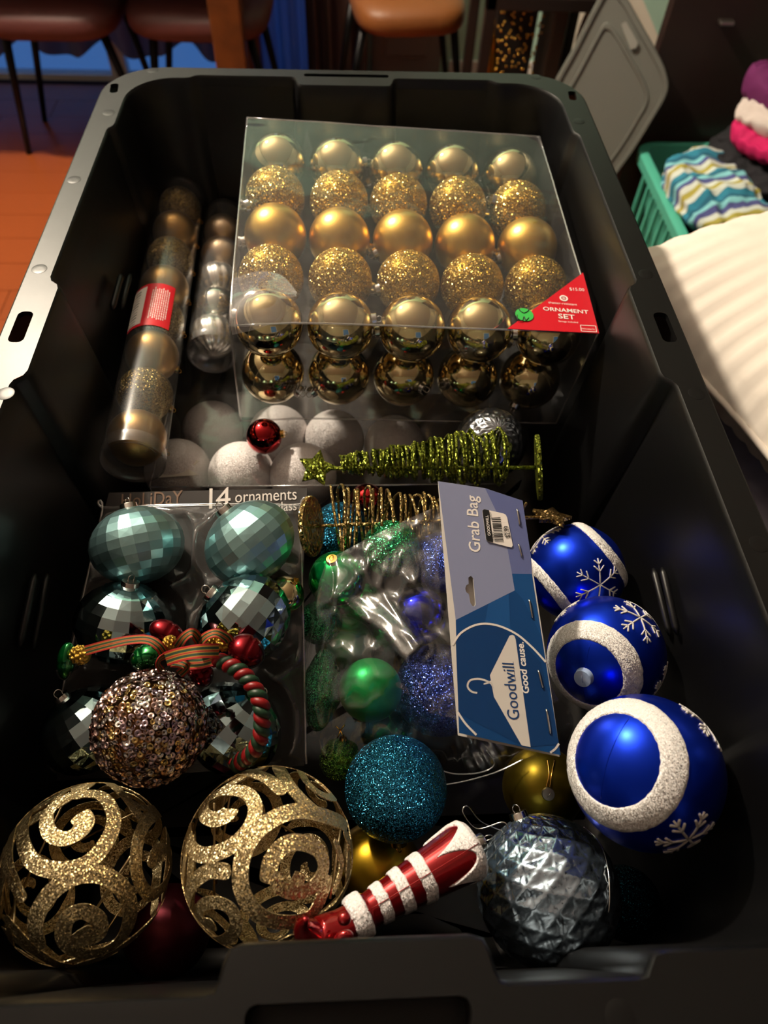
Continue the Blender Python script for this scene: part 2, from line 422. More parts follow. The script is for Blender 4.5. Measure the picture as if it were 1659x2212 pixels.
# dining table
M_oak = pmat('orange_oak', '#5c3010', .4, bump=(30, .2, .002), var=(14, '#45220a', .35, .7))
tb = thing('dining_table', V((-.95, 2.62, 0)), 'orange-brown wooden dining table with a thick square leg', 'table')
MB().box((-1.75, 2.24, .72), (-.2, 3.0 - .2, .76), ch=.006).build('tabletop', M_oak, tb, smooth=False)
for x, y in ((-.335, 2.33), (-.335, 2.72), (-1.68, 2.33), (-1.68, 2.72)):
    MB().box((x - .045, y - .045, 0), (x + .045, y + .045, .72), ch=.006).build('leg', M_oak, tb, smooth=False)

# dining chairs
def cushion(mb, c, sx, sy, sz, e=4, tilt=0, n=(36, 18)):
    def sp(x, p): return math.copysign(abs(x) ** (2 / p), x)
    def fn(u, v):
        a, b = 2 * pi * u, pi * (v - .5)
        return c + V((sx * sp(cos(a), e) * sp(cos(b), e), sy * sp(sin(a), e) * sp(cos(b), e), sz * sp(sin(b), 2.6)))
    mb.grid(fn, n[0], n[1], True)
def chair(loc, rz, mat, label, group, sx=.212, legs=((-.14, -.13), (.14, -.13), (-.14, .15), (.14, .15))):
    t = thing('dining_chair', loc, label, 'chair', group)
    m = MB(); cushion(m, loc + V((0, -.02, .43)), sx, .23, .055); m.build('seat', mat, t)
    m = MB()
    def back(u, v):
        a = (u - .5) * 1.9; r = sx + .01
        return loc + V((r * sin(a), .0 + r * cos(a) * .95, .47 + .22 * v))
    m.grid(back, 20, 8); m.grid(lambda u, v: back(u, v) * 1 + V((0, .025, 0)), 20, 8, flip=True); m.build('backrest', mat, t)
    for x, y in legs:
        MB().tube([loc + V((x, y, .40)), loc + V((x * 1.55, y * .8, .0))], [.014, .009], 10).build('leg', M_blackmetal, t)
    MB().tube([loc + V((-.15, -.14, .385)), loc + V((.15, -.14, .385)), loc + V((.15, .16, .385)), loc + V((-.15, .16, .385))], .009, 8, closed=True).build('seat_frame', M_blackmetal, t)
    for o in t.children: pass
    t.rotation_euler = (0, 0, rz)
    return t
M_maroon = pmat('maroon_leather', '#47201c', .55, bump=(80, .25, .001))
M_tan = pmat('tan_leather', '#70421c', .5, bump=(80, .25, .001))
chair(V((-.87, 2.56, 0)), .0, M_maroon, 'maroon leather dining chair at the far left edge, thin black leg on lit floor', None)
chair(V((-.432, 2.57, 0)), -.03, M_maroon, 'maroon leather dining chair right beside the wooden table leg', None)
chair(V((.185, 2.64, 0)), .1, M_tan, 'tan leather dining chair with thin black legs in front of the dim panelled door', None, .175)

# dark frame stand with beads and wrapped things
M_dark = pmat('dark_brown_paint', '#1b1310', .45)
st = thing('frame_stand', V((.6, 2.28, 0)), 'dark square-legged stand behind the far end of the black tote', 'stand')
for x in (.385, .69):
    for y in (2.17, 2.45):
        MB().box((x - .014, y - .014, 0), (x + .014, y + .014, .6), ch=.002).build('leg', M_dark, st, smooth=False)
MB().box((.371, 2.156, .555), (.704, 2.184, .585), ch=.002).build('rail', M_dark, st, smooth=False)
MB().box((.371, 2.436, .555), (.704, 2.464, .585), ch=.002).build('rail', M_dark, st, smooth=False)
MB().box((.371, 2.156, .6), (.704, 2.464, .618), ch=.002).build('top', M_dark, st, smooth=False)
MB().box((.371, 2.156, .1), (.704, 2.464, .118), ch=.002).build('shelf', M_dark, st, smooth=False)
def beads():
    m = MB(); rr = random.Random(4)
    M = [V((sin(pi * v) * cos(2 * pi * u), sin(pi * v) * sin(2 * pi * u), -cos(pi * v))) for v in (0, .25, .5, .75, 1) for u in (0, .2, .4, .6, .8)]
    for s in range(5):
        for k in range(46):
            c = V((.437 + s * .027 + rr.uniform(-.007, .007), 2.25 + rr.uniform(-.03, .03), .54 - k * .0092))
            o = len(m.v); m.v += [c + p * .0036 for p in M]
            for j in range(4):
                for i in range(5): m.f.append((o + j * 5 + i, o + j * 5 + (i + 1) % 5, o + (j + 1) * 5 + (i + 1) % 5, o + (j + 1) * 5 + i))
    return m
M_goldbead = pmat('gold_bead', '#d9a84a', .2, 1)
tag(beads().build('bead_garland', M_goldbead, origin=V((.5, 2.25, .12))), 'strands of small gold beads hanging inside the dark stand', 'garland', kind='stuff')
tag(MB().box((.43, 2.31, .119), (.55, 2.35, .55), ch=.004).build('black_case', pmat('black_card', '#0d0c0c', .5), origin=V((.49, 2.33, .12)), smooth=False), 'black upright case behind the gold bead strands', 'case')
tag(MB().box((.585, 2.26, .119), (.625, 2.42, .56), ch=.004).build('grey_board', pmat('grey_card', '#4b4641', .6), origin=V((.605, 2.34, .12)), smooth=False), 'grey upright board beside the gold beads', 'board')
def sack(name, c, sx, sy, h, mat, label, cat, seed, amp=.25):
    m = MB(); rr = random.Random(seed); ph = rr.random() * 9
    def fn(u, v):
        a = 2 * pi * u; k = (sin(pi * min(v * .92 + .04, 1)) ** .45) * (1 - .35 * v) * (1 + amp * noise.noise(V((cos(a) * 2 + ph, sin(a) * 2, v * 4))) + .07 * sin(9 * a + 3 * v))
        return c + V((sx * k * cos(a), sy * k * sin(a), h * v))
    m.grid(fn, 56, 24, True)
    return tag(m.build(name, mat, origin=c), label, cat)
sack('white_bag', V((.76, 2.36, 0)), .085, .08, .62, pmat('white_plastic', '#d8cfc0', .4, bump=(25, .3, .01)), 'crumpled white plastic bag between the dark stand and the grey lid', 'bag', 3)
sack('gold_bag', V((.425, 2.33, .12)), .03, .05, .36, pmat('gold_foil', '#c8952e', .25, 1, bump=(40, .6, .01)), 'shiny gold foil gift bag behind the dark stand leg', 'bag', 5)

# white slatted board, grey lid, dark wardrobe
M_white = pmat('white_melamine', '#cfc4b4', .5)
wbd = thing('white_board', V((.9, 2.6, 0)), 'white ridged board leaning on the mint wall above the grey lid', 'board')
BPL = (V((.95, 2.66, .4)), V((0, -.97, .24)).normalized()); bo = lambda x, y, d=0: onplane(x, y, (BPL[0] + BPL[1] * d, BPL[1]))
MB().slab([bo(1215, -60), bo(1362, -60), bo(1432, 108), bo(1345, 330), bo(1180, 330)], BPL[1], .012).build('panel', M_white, wbd, smooth=False)
for k in range(3): MB().slab([bo(1330 - 22 * k, -50, .013), bo(1340 - 22 * k, -50, .013), bo(1412 - 22 * k, 112, .013), bo(1402 - 22 * k, 116, .013)], BPL[1], .008).build('ridge', M_white, wbd, smooth=False)
wd = thing('wooden_door', V((1.3, 2.02, 0)), 'tall dark brown door leaf with a small metal handle at the right', 'door')
M_ward = pmat('dark_brown_wood', '#2a1d1a', .45, bump=(20, .1, .001))
dA = MB().box((.803, 2.0, .0), (1.75, 2.035, 2.05), ch=.003).build('door_leaf', M_ward, wd, smooth=False)
P = atY(1570, 50, 1.985)
MB().box((P.x - .018, P.y - .006, P.z - .005), (P.x + .018, P.y + .016, P.z + .005), ch=.003).build('handle', pmat('brushed_steel', '#b0aba5', .35, 1), dA, smooth=False)

# grey lid leaning on the wardrobe
def lid():
    n = V((-.25, -.93, .27)).normalized(); O = V((.80, 1.84, .12))
    pts = [(1192, 190), (1240, 100), (1290, 2), (1318, -40), (1350, -12), (1384, 48), (1418, 108), (1440, 156), (1442, 200), (1408, 262), (1368, 326), (1338, 368), (1290, 438), (1240, 512), (1205, 560), (1165, 566), (1130, 520), (1140, 380), (1168, 270)]
    base = [V(p) for p in catmull([tuple(onplane(x, y, (O, n))) for x, y in pts], 6, True)]; c = sum(base, V((0, 0, 0))) / len(base); k = len(base)
    low = min(base, key=lambda p: p.z)
    t = thing('tote_lid', V((low.x, low.y, low.z)), 'grey plastic tote lid leaning upright against the dark brown door', 'lid')
    M_grey = pmat('grey_plastic', '#63655f', .5, bump=(200, .05, .0005)); m = MB()
    rings = [(1.0, -.02), (1.0, -.004), (.985, .0), (.93, .0), (.92, -.006), (.74, -.006), (.73, -.002), (.70, -.002), (.69, -.007)]
    for sc_, h in rings: m.v += [c + (p - c) * sc_ + n * h for p in base]
    for j in range(len(rings) - 1):
        for i in range(k): a = j * k + i; b = j * k + (i + 1) % k; m.f.append((a, b, b + k, a + k))
    m.f.append(tuple((len(rings) - 1) * k + i for i in range(k)))
    m.build('panel', M_grey, t, recalc=True, sharp=40)
    m = MB(); m.slab([onplane(x, y, (O + n * .001, n)) for x, y in ((1342, 52), (1352, 46), (1378, 92), (1374, 104), (1362, 106), (1346, 66))], n, .002); m.build('latch_recess', pmat('pale_grey_plastic', '#8a8b84', .5), t, smooth=False)
    return t
lid()

# teal laundry basket and clothes
M_teal = pmat('teal_plastic', '#4fae97', .45)
def basket():
    z1 = .31; x0, x1, y0, y1 = .83, 1.42, 1.43, 1.955
    c = V(((x0 + x1) / 2, (y0 + y1) / 2, 0))
    t = thing('laundry_basket', c, 'teal plastic laundry basket full of clothes on the floor', 'basket')
    def rr(sx, sy, r, z, n=8):
        out = []
        for q, (ax, ay) in enumerate(((1, 1), (-1, 1), (-1, -1), (1, -1))):
            for k in range(n + 1):
                a = pi / 2 * (q + k / n); out.append(c + V((ax * (sx - r) + r * cos(a), ay * (sy - r) + r * sin(a), z)))
        return out
    sx, sy = (x1 - x0) / 2, (y1 - y0) / 2
    m = MB(); R = [rr(sx + .022, sy + .022, .06, z1 - .03), rr(sx + .024, sy + .024, .06, z1 - .004), rr(sx + .018, sy + .018, .06, z1), rr(sx, sy, .05, z1), rr(sx - .004, sy - .004, .05, z1 - .01), rr(sx - .06, sy - .06, .05, .015)]
    k = len(R[0])
    for ring in R: m.v += ring
    for j in range(len(R) - 1):
        for i in range(k): a = j * k + i; b = j * k + (i + 1) % k; m.f.append((a, b, b + k, a + k))
    m.f.append(tuple((len(R) - 1) * k + i for i in range(k)))
    m.build('tub', M_teal, t, recalc=True, sharp=60)
    for i in range(9):
        y = y0 + .06 + i * .05
        MB().box((x0 - .012 + .02, y, .06), (x0 + .0, y + .012, z1 - .03)).build('slat', M_teal, t, smooth=False)
basket()
def garment(name, c, sx, sy, sz, mat, label, seed, rz=0, fold=1., cat='clothing'):
    """a soft folded heap of cloth with creases"""
    m = MB(); ph = V((seed * 3.1, seed * 1.7, seed * .9))
    def fn(u, v):
        a, b = 2 * pi * u, pi * (v - .5)
        sp = lambda x, p: math.copysign(abs(x) ** (2 / p), x)
        q = V((sx * sp(cos(a), 3.2) * sp(cos(b), 2.6), sy * sp(sin(a), 3.2) * sp(cos(b), 2.6), sz * sp(sin(b), 2.4)))
        w = noise.noise(q * 9 + ph) * .5 + (1 - abs(noise.noise(V((q.x * 14, q.y * 5, q.z * 20)) + ph)) * 2) * .35
        w2 = 1 - abs(noise.noise(V((q.x * 30 + q.y * 8, q.y * 11, q.z * 34)) + ph)) * 2.4; k2 = 1 - abs(sin(9 * q.y / sy + 3 * noise.noise(q * 7 + ph)))
        return c + (Matrix.Rotation(rz, 3, 'Z') @ (q * (1 + .2 * fold * w + .05 * w2) + V((0, 0, .022 * fold * w + .008 * k2 + .006 * w2))))
    m.grid(fn, 96, 48, True, uv=True)
    return tag(m.build(name, mat, origin=c - V((0, 0, sz))), label, cat)
M_blackcloth = pmat('black_cotton', '#0e0d10', .9, bump=(300, .3, .001))
garment('black_clothes', V((1.1, 1.68, .16)), .2, .2, .14, M_blackcloth, 'heap of black clothing filling the teal basket under the striped knit', 1, 0, .6)
garment('dark_trousers', atY(1625, 345, 1.82), .12, .1, .06, pmat('black_twill', '#16161b', .9, bump=(300, .3, .001)), 'folded black garment at the back right of the teal basket', 2, .5)
garment('navy_trousers', atY(1600, 425, 1.70), .05, .18, .035, pmat('navy_denim', '#151f33', .9, bump=(400, .4, .001)), 'folded navy trousers beside the striped knit', 3, .75, .6)
M_knit = stripes('striped_knit', ((0, '#2a7f9a'), (.16, '#cfd8cf'), (.32, '#a8a04a'), (.46, '#cfd8cf'), (.6, '#4a4f86'), (.74, '#7fc4cc'), (.88, '#20607a')), 1, 11, .9, wave=(120, .003), local=True)
garment('striped_knit_top', V((.925, 1.665, .325)), .10, .14, .05, M_knit, 'striped blue, white and mustard knit lying in the teal basket', 4, .1, 1.5)
garment('pink_shirt', atY(1672, 310, 1.74), .085, .09, .034, pmat('pink_cotton', '#c0105a', .8), 'bright pink garment on the clothes pile at the right edge', 5, .6)
garment('white_shirt', atY(1678, 262, 1.77), .08, .09, .034, pmat('white_cotton', '#cfc4be', .85), 'white garment lying between the pink and the purple ones', 6, .6)
garment('purple_shirt', atY(1682, 200, 1.80), .07, .08, .04, pmat('purple_cotton', '#5e1750', .85), 'dark purple garment topmost on the clothes pile', 7, .4)
garment('charcoal_shirt', atY(1640, 372, 1.74), .11, .1, .03, pmat('charcoal_cotton', '#1b1b20', .9), 'charcoal garment folded under the bright pink one', 8, .5)

# ottoman carrying the tote, pillows beside it
bn = thing('bench', V((.45, .4, 0)), 'dark upholstered bench carrying the black tote and the pillows', 'bench')
M_bench = pmat('dark_fabric', '#15120f', .9, bump=(300, .3, .001))
MB().box((-.29, -.12, .1), (1.15, .93, .57), ch=.02).build('upholstery', M_bench, bn, smooth=False)
for x in (-.22, 1.08):
    for y in (-.05, .86): MB().box((x - .03, y - .03, 0), (x + .03, y + .03, .1), ch=.004).build('foot', M_dark, bn, smooth=False)
M_pillow = pmat('pillow_white', '#e6dcd0', .75, bump=(8, .25, .01))
def pillow(c, L, W, T, rz, label, mat, pleat=.004):
    m = MB(); R = Matrix.Rotation(rz, 3, 'Z')
    def surf(s):
        def fn(u, v):
            x, y = 2 * u - 1, 2 * v - 1
            e = (1 - abs(x) ** 3.2) * (1 - abs(y) ** 3.2); h = max(e, 0) ** .42
            px = x * L * (1 - .05 * (1 - y * y)); py = y * W * (1 - .05 * (1 - x * x))
            edge = max(abs(x), abs(y)) ** 6
            w = pleat * sin(60 * x + 2 * sin(7 * x)) * abs(y) ** 5 + pleat * sin(50 * y) * abs(x) ** 5
            return c + R @ V((px, py, s * (T * h + w * (1 - edge * .5) + .006 * noise.noise(V((px * 9, py * 9, s + 3))))))
        return fn
    m.grid(surf(1), 90, 60); m.grid(surf(-1), 90, 60, flip=True)
    t = tag(m.build('pillow', mat, origin=c - V((0, 0, T))), label, 'pillow')
    pts = []
    for k in range(120):
        a = k / 120 * 4; q = int(a); f = (a - q) * 2 - 1
        x, y = ((f, -1), (1, f), (-f, 1), (-1, -f))[q]
        pts.append(c + R @ V((x * L * (1 - .05 * (1 - y * y)), y * W * (1 - .05 * (1 - x * x)), 0)))
    MB().tube(pts, .004, 6, closed=True).build('piping', mat, t)
    return t
pillow(V((.735, .70, .765)), .40, .20, .085, .38, 'white bed pillow lying uppermost right of the black tote', M_pillow)
pillow(V((.735, .60, .624)), .40, .22, .052, .32, 'greyish pillow underneath the white one, beside the tote', pmat('pillow_grey', '#9a95a2', .8, bump=(8, .3, .01)))

# ================================================================== THE TOTE
TOTE = V((0, .4275, ZR - .37))
M_tote = pmat('black_plastic', '#060607', .40, bump=(14, .08, .004), spec=.38)
M_tote2 = pmat('black_plastic_rim', '#0d0d0d', .36, bump=(40, .06, .001), spec=.33)
tote = thing('storage_tote', TOTE, 'large black plastic storage tote without its lid, full of ornaments', 'tote')
def arc(cx, cy, r, a0, a1, n=12): return [(cx + r * cos(a0 + (a1 - a0) * k / n), cy + r * sin(a0 + (a1 - a0) * k / n)) for k in range(n + 1)]
OX, OY0, OY1 = .26, -.013, .868
def outer(ins=0, r=.065):
    r = r - ins * .5
    return (arc(OX - ins - r, OY0 + ins + r, r, -pi / 2, 0) + arc(OX - ins - r, OY1 - ins - r, r, 0, pi / 2)
            + arc(-OX + ins + r, OY1 - ins - r, r, pi / 2, pi) + arc(-OX + ins + r, OY0 + ins + r, r, pi, 1.5 * pi))
def inner_outline():
    p = []; s = .004; xr, xn, xc = .2385, .2295, .233; r = .05
    yn, yb, yc = .0095, .0275, .019           # near: recess, handle bump, corner
    p += [(-.055 - s, yn), (-.055, yb), (.055, yb), (.055 + s, yn), (.125, yn), (.125 + s, yc)]
    p += arc(xc - r, yc + r, r, -pi / 2, 0)
    p += [(xc, .12), (xr, .12 + s), (xr, .372), (xn, .372 + s), (xn, .483), (xr, .483 + s), (xr, .731), (xc, .731 + s)]
    fc, fm, fb = .842, .849, .830
    p += arc(xc - r, fc - r, r, 0, pi / 2)
    p += [(.166, fc), (.166 - s, fm), (.052, fm), (.052 - s, fb), (-.052, fb), (-.052 - s, fm), (-.166, fm), (-.166 - s, fc)]
    p += arc(-xc + r, fc - r, r, pi / 2, pi)
    p += [(-xc, .735), (-xr, .735 - s), (-xr, .487), (-xn, .487 - s), (-xn, .380), (-xr, .380 - s), (-xr, .12), (-xc, .12 - s)]
    p += arc(-xc + r, yc + r, r, pi, 1.5 * pi)
    p += [(-.168, yc), (-.168 + s, yn)]
    out = []                                   # even out the spacing and round the small steps
    for i in range(len(p)):
        a = V(p[i]); b = V(p[(i + 1) % len(p)]); n = max(1, int((b - a).length / .005))
        out += [a.lerp(b, k / n) for k in range(n)]
    for _ in range(1): out = [(out[i - 1] + out[i] * 3 + out[(i + 1) % len(out)]) / 5 for i in range(len(out))]
    return out
INN = inner_outline()
def inset(pts, d):
    res = []; n = len(pts)
    for i in range(n):
        t = (pts[(i + 1) % n] - pts[i - 1]); t.normalize(); res.append(pts[i] + V((-t.y, t.x)) * d)
    return res
body = MB(); k = len(INN)
prof = [(-.0002, .0), (-.0012, .0009), (-.0035, .0018), (-.02, .0035), (-.08, .008), (-.16, .0135), (-.24, .019), (-.275, .0225), (-.283, .029), (-.285, .04)]
FLOOR_Z = ZR - .285
for h, d in prof:
    for p in inset(INN, d): body.v.append(V((p.x, p.y, ZR + h)))
for j in range(len(prof) - 1):
    for i in range(k): a = j * k + i; b = j * k + (i + 1) % k; body.f.append((a, b, b + k, a + k))
body.f.append(tuple((len(prof) - 1) * k + i for i in range(k)))
o = len(body.v); ow = [(-.01, .022), (-.2, .03), (-.36, .042), (-.37, .05)]; kk = len(outer())
for h, d in ow: body.v += [V((x, y, ZR + h)) for x, y in outer(d)]
for j in range(len(ow) - 1):
    for i in range(kk): a = o + j * kk + i; b = o + j * kk + (i + 1) % kk; body.f.append((a, a + kk, b + kk, b))
body.f.append(tuple(o + (len(ow) - 1) * kk + i for i in reversed(range(kk))))
body.build('body', M_tote, tote, sharp=60)
rim = MB()
def stadium(cx, cy, lx, ly, rot=0, n=6):
    r = min(lx, ly) * .8; q = []
    for sx, sy, a0 in ((1, 1, 0), (-1, 1, pi / 2), (-1, -1, pi), (1, -1, 1.5 * pi)):
        for t in range(n + 1):
            a = a0 + pi / 2 * t / n; q.append((sx * (lx - r) + r * cos(a), sy * (ly - r) + r * sin(a)))
    return [V((cx + x * cos(rot) - y * sin(rot), cy + x * sin(rot) + y * cos(rot))) for x, y in q]
HOLES = [stadium(-.2462, .432, .0058, .0175), stadium(.2462, .432, .0058, .0175), stadium(-.2468, .815, .0042, .0105, .12), stadium(.2468, .815, .0042, .0105, -.12),
         stadium(0, .8535, .047, .0035), stadium(0, .001, .047, .006)]
top = inset(outer_v := [V(p) for p in outer()], .0018)
loops = [[V((p.x, p.y, ZR)) for p in l] for l in [top, INN] + HOLES]
flat = [p for l in loops for p in l]; tri = geometry.tessellate_polygon(loops)
rim.add(flat, [t if (flat[t[1]] - flat[t[0]]).cross(flat[t[2]] - flat[t[0]]).z > 0 else t[::-1] for t in tri])
o = len(rim.v)
for h, d in ((0, .0018), (-.0005, .0006), (-.0018, 0), (-.032, 0), (-.032, .003), (-.006, .003)): rim.v += [V((p.x, p.y, ZR + h)) for p in inset(outer_v, d)]
for j in range(5):
    for i in range(kk): a = o + j * kk + i; b = o + j * kk + (i + 1) % kk; rim.f.append((a, a + kk, b + kk, b))
for hI, hole in enumerate(HOLES):
    o = len(rim.v); n = len(hole); dep = .004 if hI < 4 else .022
    rim.v += [V((p.x, p.y, ZR)) for p in hole] + [V((p.x, p.y, ZR - dep)) for p in hole]
    for i in range(n): j = (i + 1) % n; rim.f.append((o + i, o + j, o + n + j, o + n + i))
    if hI >= 4: rim.f.append(tuple(o + n + i for i in range(n)))
rim.build('rim', M_tote2, tote, smooth=True, sharp=35)
for px, py in ((330, 152), (235, 243), (160, 388), (85, 581), (1158, 166), (1250, 262), (1395, 592), (1505, 850), (1640, 1175), (1340, 2195), (12, 850)):
    P = at(px, py, 0)
    MB().lathe([(.0062, -.0004), (.0061, .0001), (.0056, .0002), (.002, .0002)], 28, Matrix.Translation(P)).build('ejector_mark', M_tote2, tote, sharp=40)
def wall_rib(a, b, X, r=.0028):
    A, B = atX(*a, X), atX(*b, X); MB().tube([A, A.lerp(B, .1), A.lerp(B, .9), B], [r * .4, r, r, r * .4], 10).build('wall_rib', M_tote, tote)
wall_rib((262, 592), (242, 668), -.222); wall_rib((281, 592), (262, 668), -.222)
wall_rib((76, 1240), (42, 1395), -.226); wall_rib((103, 1240), (72, 1400), -.226)
wall_rib((1411, 1228), (1447, 1372), .226); wall_rib((1430, 1226), (1463, 1370), .226)

# ================================================================== ORNAMENT KIT
def sphere_mesh(name, mat, nu=64, nv=32, disp=None, flat=False, squash=1.):
    me = bpy.data.meshes.new(name); vs = [V((0, 0, -1))]
    fs = []
    for j in range(1, nv):
        for i in range(nu):
            a = 2 * pi * i / nu; b = pi * j / nv - pi / 2
            vs.append(V((cos(b) * cos(a), cos(b) * sin(a), sin(b))))
    vs.append(V((0, 0, 1)))
    for i in range(nu): fs.append((0, 1 + (i + 1) % nu, 1 + i)); fs.append((len(vs) - 1, 1 + (nv - 2) * nu + i, 1 + (nv - 2) * nu + (i + 1) % nu))
    for j in range(nv - 2):
        for i in range(nu):
            a = 1 + j * nu + i; b = 1 + j * nu + (i + 1) % nu; fs.append((a, b, b + nu, a + nu))
    if disp: vs = [p * (1 + disp(p)) for p in vs]
    vs = [V((p.x, p.y, p.z * squash)) for p in vs]
    me.from_pydata(vs, [], fs); me.materials.append(mat)
    if not flat: me.shade_smooth()
    return me
M_silver = pmat('silver_cap', '#c9c6c0', .18, 1)
M_goldcap = pmat('gold_cap', '#d2a14e', .22, 1)
CAPS = {}
def cap_meshes(kind):
    if kind not in CAPS:
        mat = {'silver': M_silver, 'gold': M_goldcap, 'blue': pmat('clear_blue_cap', '#9fb4d8', .08, 0, spec=1), 'dull': pmat('dull_cap', '#8d8a80', .4, 1)}[kind]
        m = MB(); m.lathe([(.2, -.03), (.21, .0), (.2, .02), (.195, .12), (.185, .14), (.05, .15)], 36, rfn=lambda a, h: 1 + (.045 * sin(18 * a) if -.02 < h < .13 else 0))
        c = m.build('cap', mat, origin=V((0, 0, 0)), sharp=40); me = c.data; bpy.data.objects.remove(c)
        m = MB(); m.tube([V((.085 * cos(2 * pi * k / 20), 0, .2 + .085 * sin(2 * pi * k / 20))) for k in range(20)], .014, 8, closed=True)
        l = m.build('loop', mat, origin=V((0, 0, 0))); me2 = l.data; bpy.data.objects.remove(l); CAPS[kind] = (me, me2)
    return CAPS[kind]
def bauble(name, me, C, r, label, cat='ornament', group=None, axis=V((0, 0, 1)), cap='silver', xdir=None, h=.98, cs=1.):
    o = bpy.data.objects.new(name, me); COL.objects.link(o); o.matrix_world = place(C, axis, xdir, r); ORG[o.name] = V(C)
    tag(o, label, cat, group)
    if cap:
        a, b = cap_meshes(cap)
        c = bpy.data.objects.new('cap', a); COL.objects.link(c); c.parent = o; c.location = (0, 0, h); c.scale = (cs,) * 3
        l = bpy.data.objects.new('hanging_loop', b); COL.objects.link(l); l.parent = c
    return o
def cv(x, y, z): return (RT * x + UP * y - FW * z).normalized()      # direction in the viewer's right / up / towards frame
def on_ball(mb, C, R, dirs, w, th=.0004, lift=0, uv=False):
    """a band lying on a ball along unit directions, half widths w in metres"""
    P = [C + d.normalized() * (R + lift) for d in dirs]; N = [d.normalized() for d in dirs]; S = []
    for i in range(len(P)):
        t = P[min(i + 1, len(P) - 1)] - P[max(i - 1, 0)]; S.append(N[i].cross(t).normalized())
    o = len(mb.v); mb.strip(P, S, w, N, th, uv)
    for q in range(o, len(mb.v)):              # bend the band's edges onto the ball
        d = mb.v[q] - C; j = (q - o) // 4; s = 1 if (q - o) % 4 in (0, 1) else -1
        mb.v[q] = C + d.normalized() * (R + lift + s * th)
    return mb
ORD = ('first', 'second', 'third', 'fourth', 'fifth', 'sixth')
POS = ('leftmost', 'second from left', 'middle one', 'second from right', 'rightmost')

# ------------------------------------------------------------------ gold balls in the clear gift box
M_gshiny = pmat('champagne_mirror', '#d8c694', .06, 1, coat=.4)
M_gmatte = pmat('gold_satin', '#dcb65e', .34, 1)
M_gglit = glitter('gold_glitter', '#b88e30', '#f2da8c', 40, .95, .22, under='#94742c', cover=.75)
me_gs, me_gm, me_gg = sphere_mesh('shiny_gold', M_gshiny), sphere_mesh('satin_gold', M_gmatte), sphere_mesh('glitter_gold', M_gglit)
BX = V((.056, .631, ZR - .030)); BW, BL, BH = .318, .305, .124
bX = V((cos(.021), sin(.021), -.059)).normalized(); bY = V((-sin(.021), cos(.021), .058)); bY = (bY - bX * bY.dot(bX)).normalized(); bN = bX.cross(bY)
def bxp(u, v, d): return BX + bX * (BW * (u - .5)) + bY * (BL * (v - .5)) - bN * (BH * d)
KINDS = ((me_gs, 'shiny champagne'), (me_gg, 'glittered gold'), (me_gm, 'matte gold'), (me_gg, 'glittered gold'), (me_gs, 'shiny champagne'))
ROWN = ('back row', 'second row from the back', 'middle row', 'second row from the front', 'front row')
rg = random.Random(12)
for j in range(5):
    for i in range(5):
        me, nm = KINDS[j]
        C = bxp(.1 + .2 * i, .9 - .2 * j, .245) + V((rg.uniform(-.0012, .0012), rg.uniform(-.0012, .0012), 0))
        ax = cv(rg.uniform(.5, 1) * (1 if i % 2 else -1) if i != 1 else 1, rg.uniform(-.4, .3), rg.uniform(-.5, .25))
        bauble('gold_ball', me, C, .0302, f'{nm} ball, {ROWN[j]} of the clear gift box, {POS[i]}', 'ornament', 'gold balls in the clear gift box', ax)
for i in range(5):
    bauble('gold_ball', me_gs, bxp(.1 + .2 * i, .1, .745), .0300, f'shiny champagne ball in the lower layer at the box front, {POS[i]}', 'ornament', 'gold balls in the clear gift box', cv(rg.uniform(-1, 1), -.3, rg.uniform(-.2, .6)))
M_box = film('clear_box_plastic', base=.055, rough=.07, haze=.022, bump=(13, .4, .006), edge=.75)
M_boxfront = film('clear_box_front', base=.05, rough=.05, haze=.02, bump=(9, .35, .006), edge=.7)
M_fold = film('clear_fold', base=.3, rough=.15, haze=.12)
gb = thing('gift_box', bxp(.5, .5, 1), 'clear plastic gift box packed with gold balls, red corner label on top', 'box')
def dent(u, v):                              # the crushed near left corner
    q = max(0, 1 - math.hypot(u / .26, v / .3)); return q * q * (.10 + .03 * sin(24 * u + 9 * v)) + .01 * noise.noise(V((u * 6, v * 6, 2)))
MB().grid(lambda u, v: bxp(u, v, dent(u, v) * .6), 60, 60).build('top_panel', M_box, gb)
MB().grid(lambda u, v: bxp(u, .012 * sin(7 * u + 5 * v) * sin(pi * v) - .0, v), 60, 30).build('front_panel', M_boxfront, gb)
MB().grid(lambda u, v: bxp(0, u, v), 12, 8).build('side_panel', M_box, gb)
MB().grid(lambda u, v: bxp(1, u, v), 12, 8).build('side_panel', M_box, gb)
MB().grid(lambda u, v: bxp(u, 1, v), 12, 8).build('back_panel', M_box, gb)
MB().grid(lambda u, v: bxp(u, v, 1), 4, 4).build('bottom_panel', M_box, gb)
for a, b in (((0, 1, 0), (1, 1, 0)), ((0, 0, 0), (1, 0, 0)), ((0, 0, 0), (0, 1, 0)), ((1, 0, 0), (1, 1, 0)), ((0, 0, 0), (0, 0, 1)), ((1, 0, 0), (1, 0, 1)), ((0, 0, 1), (1, 0, 1))):
    A, B = bxp(*a), bxp(*b)
    MB().tube([A.lerp(B, t / 12) - bN * (.006 * dent(a[0] + (b[0] - a[0]) * t / 12, a[1] + (b[1] - a[1]) * t / 12) * 10) for t in range(13)], .0009, 6).build('folded_edge', M_fold, gb)
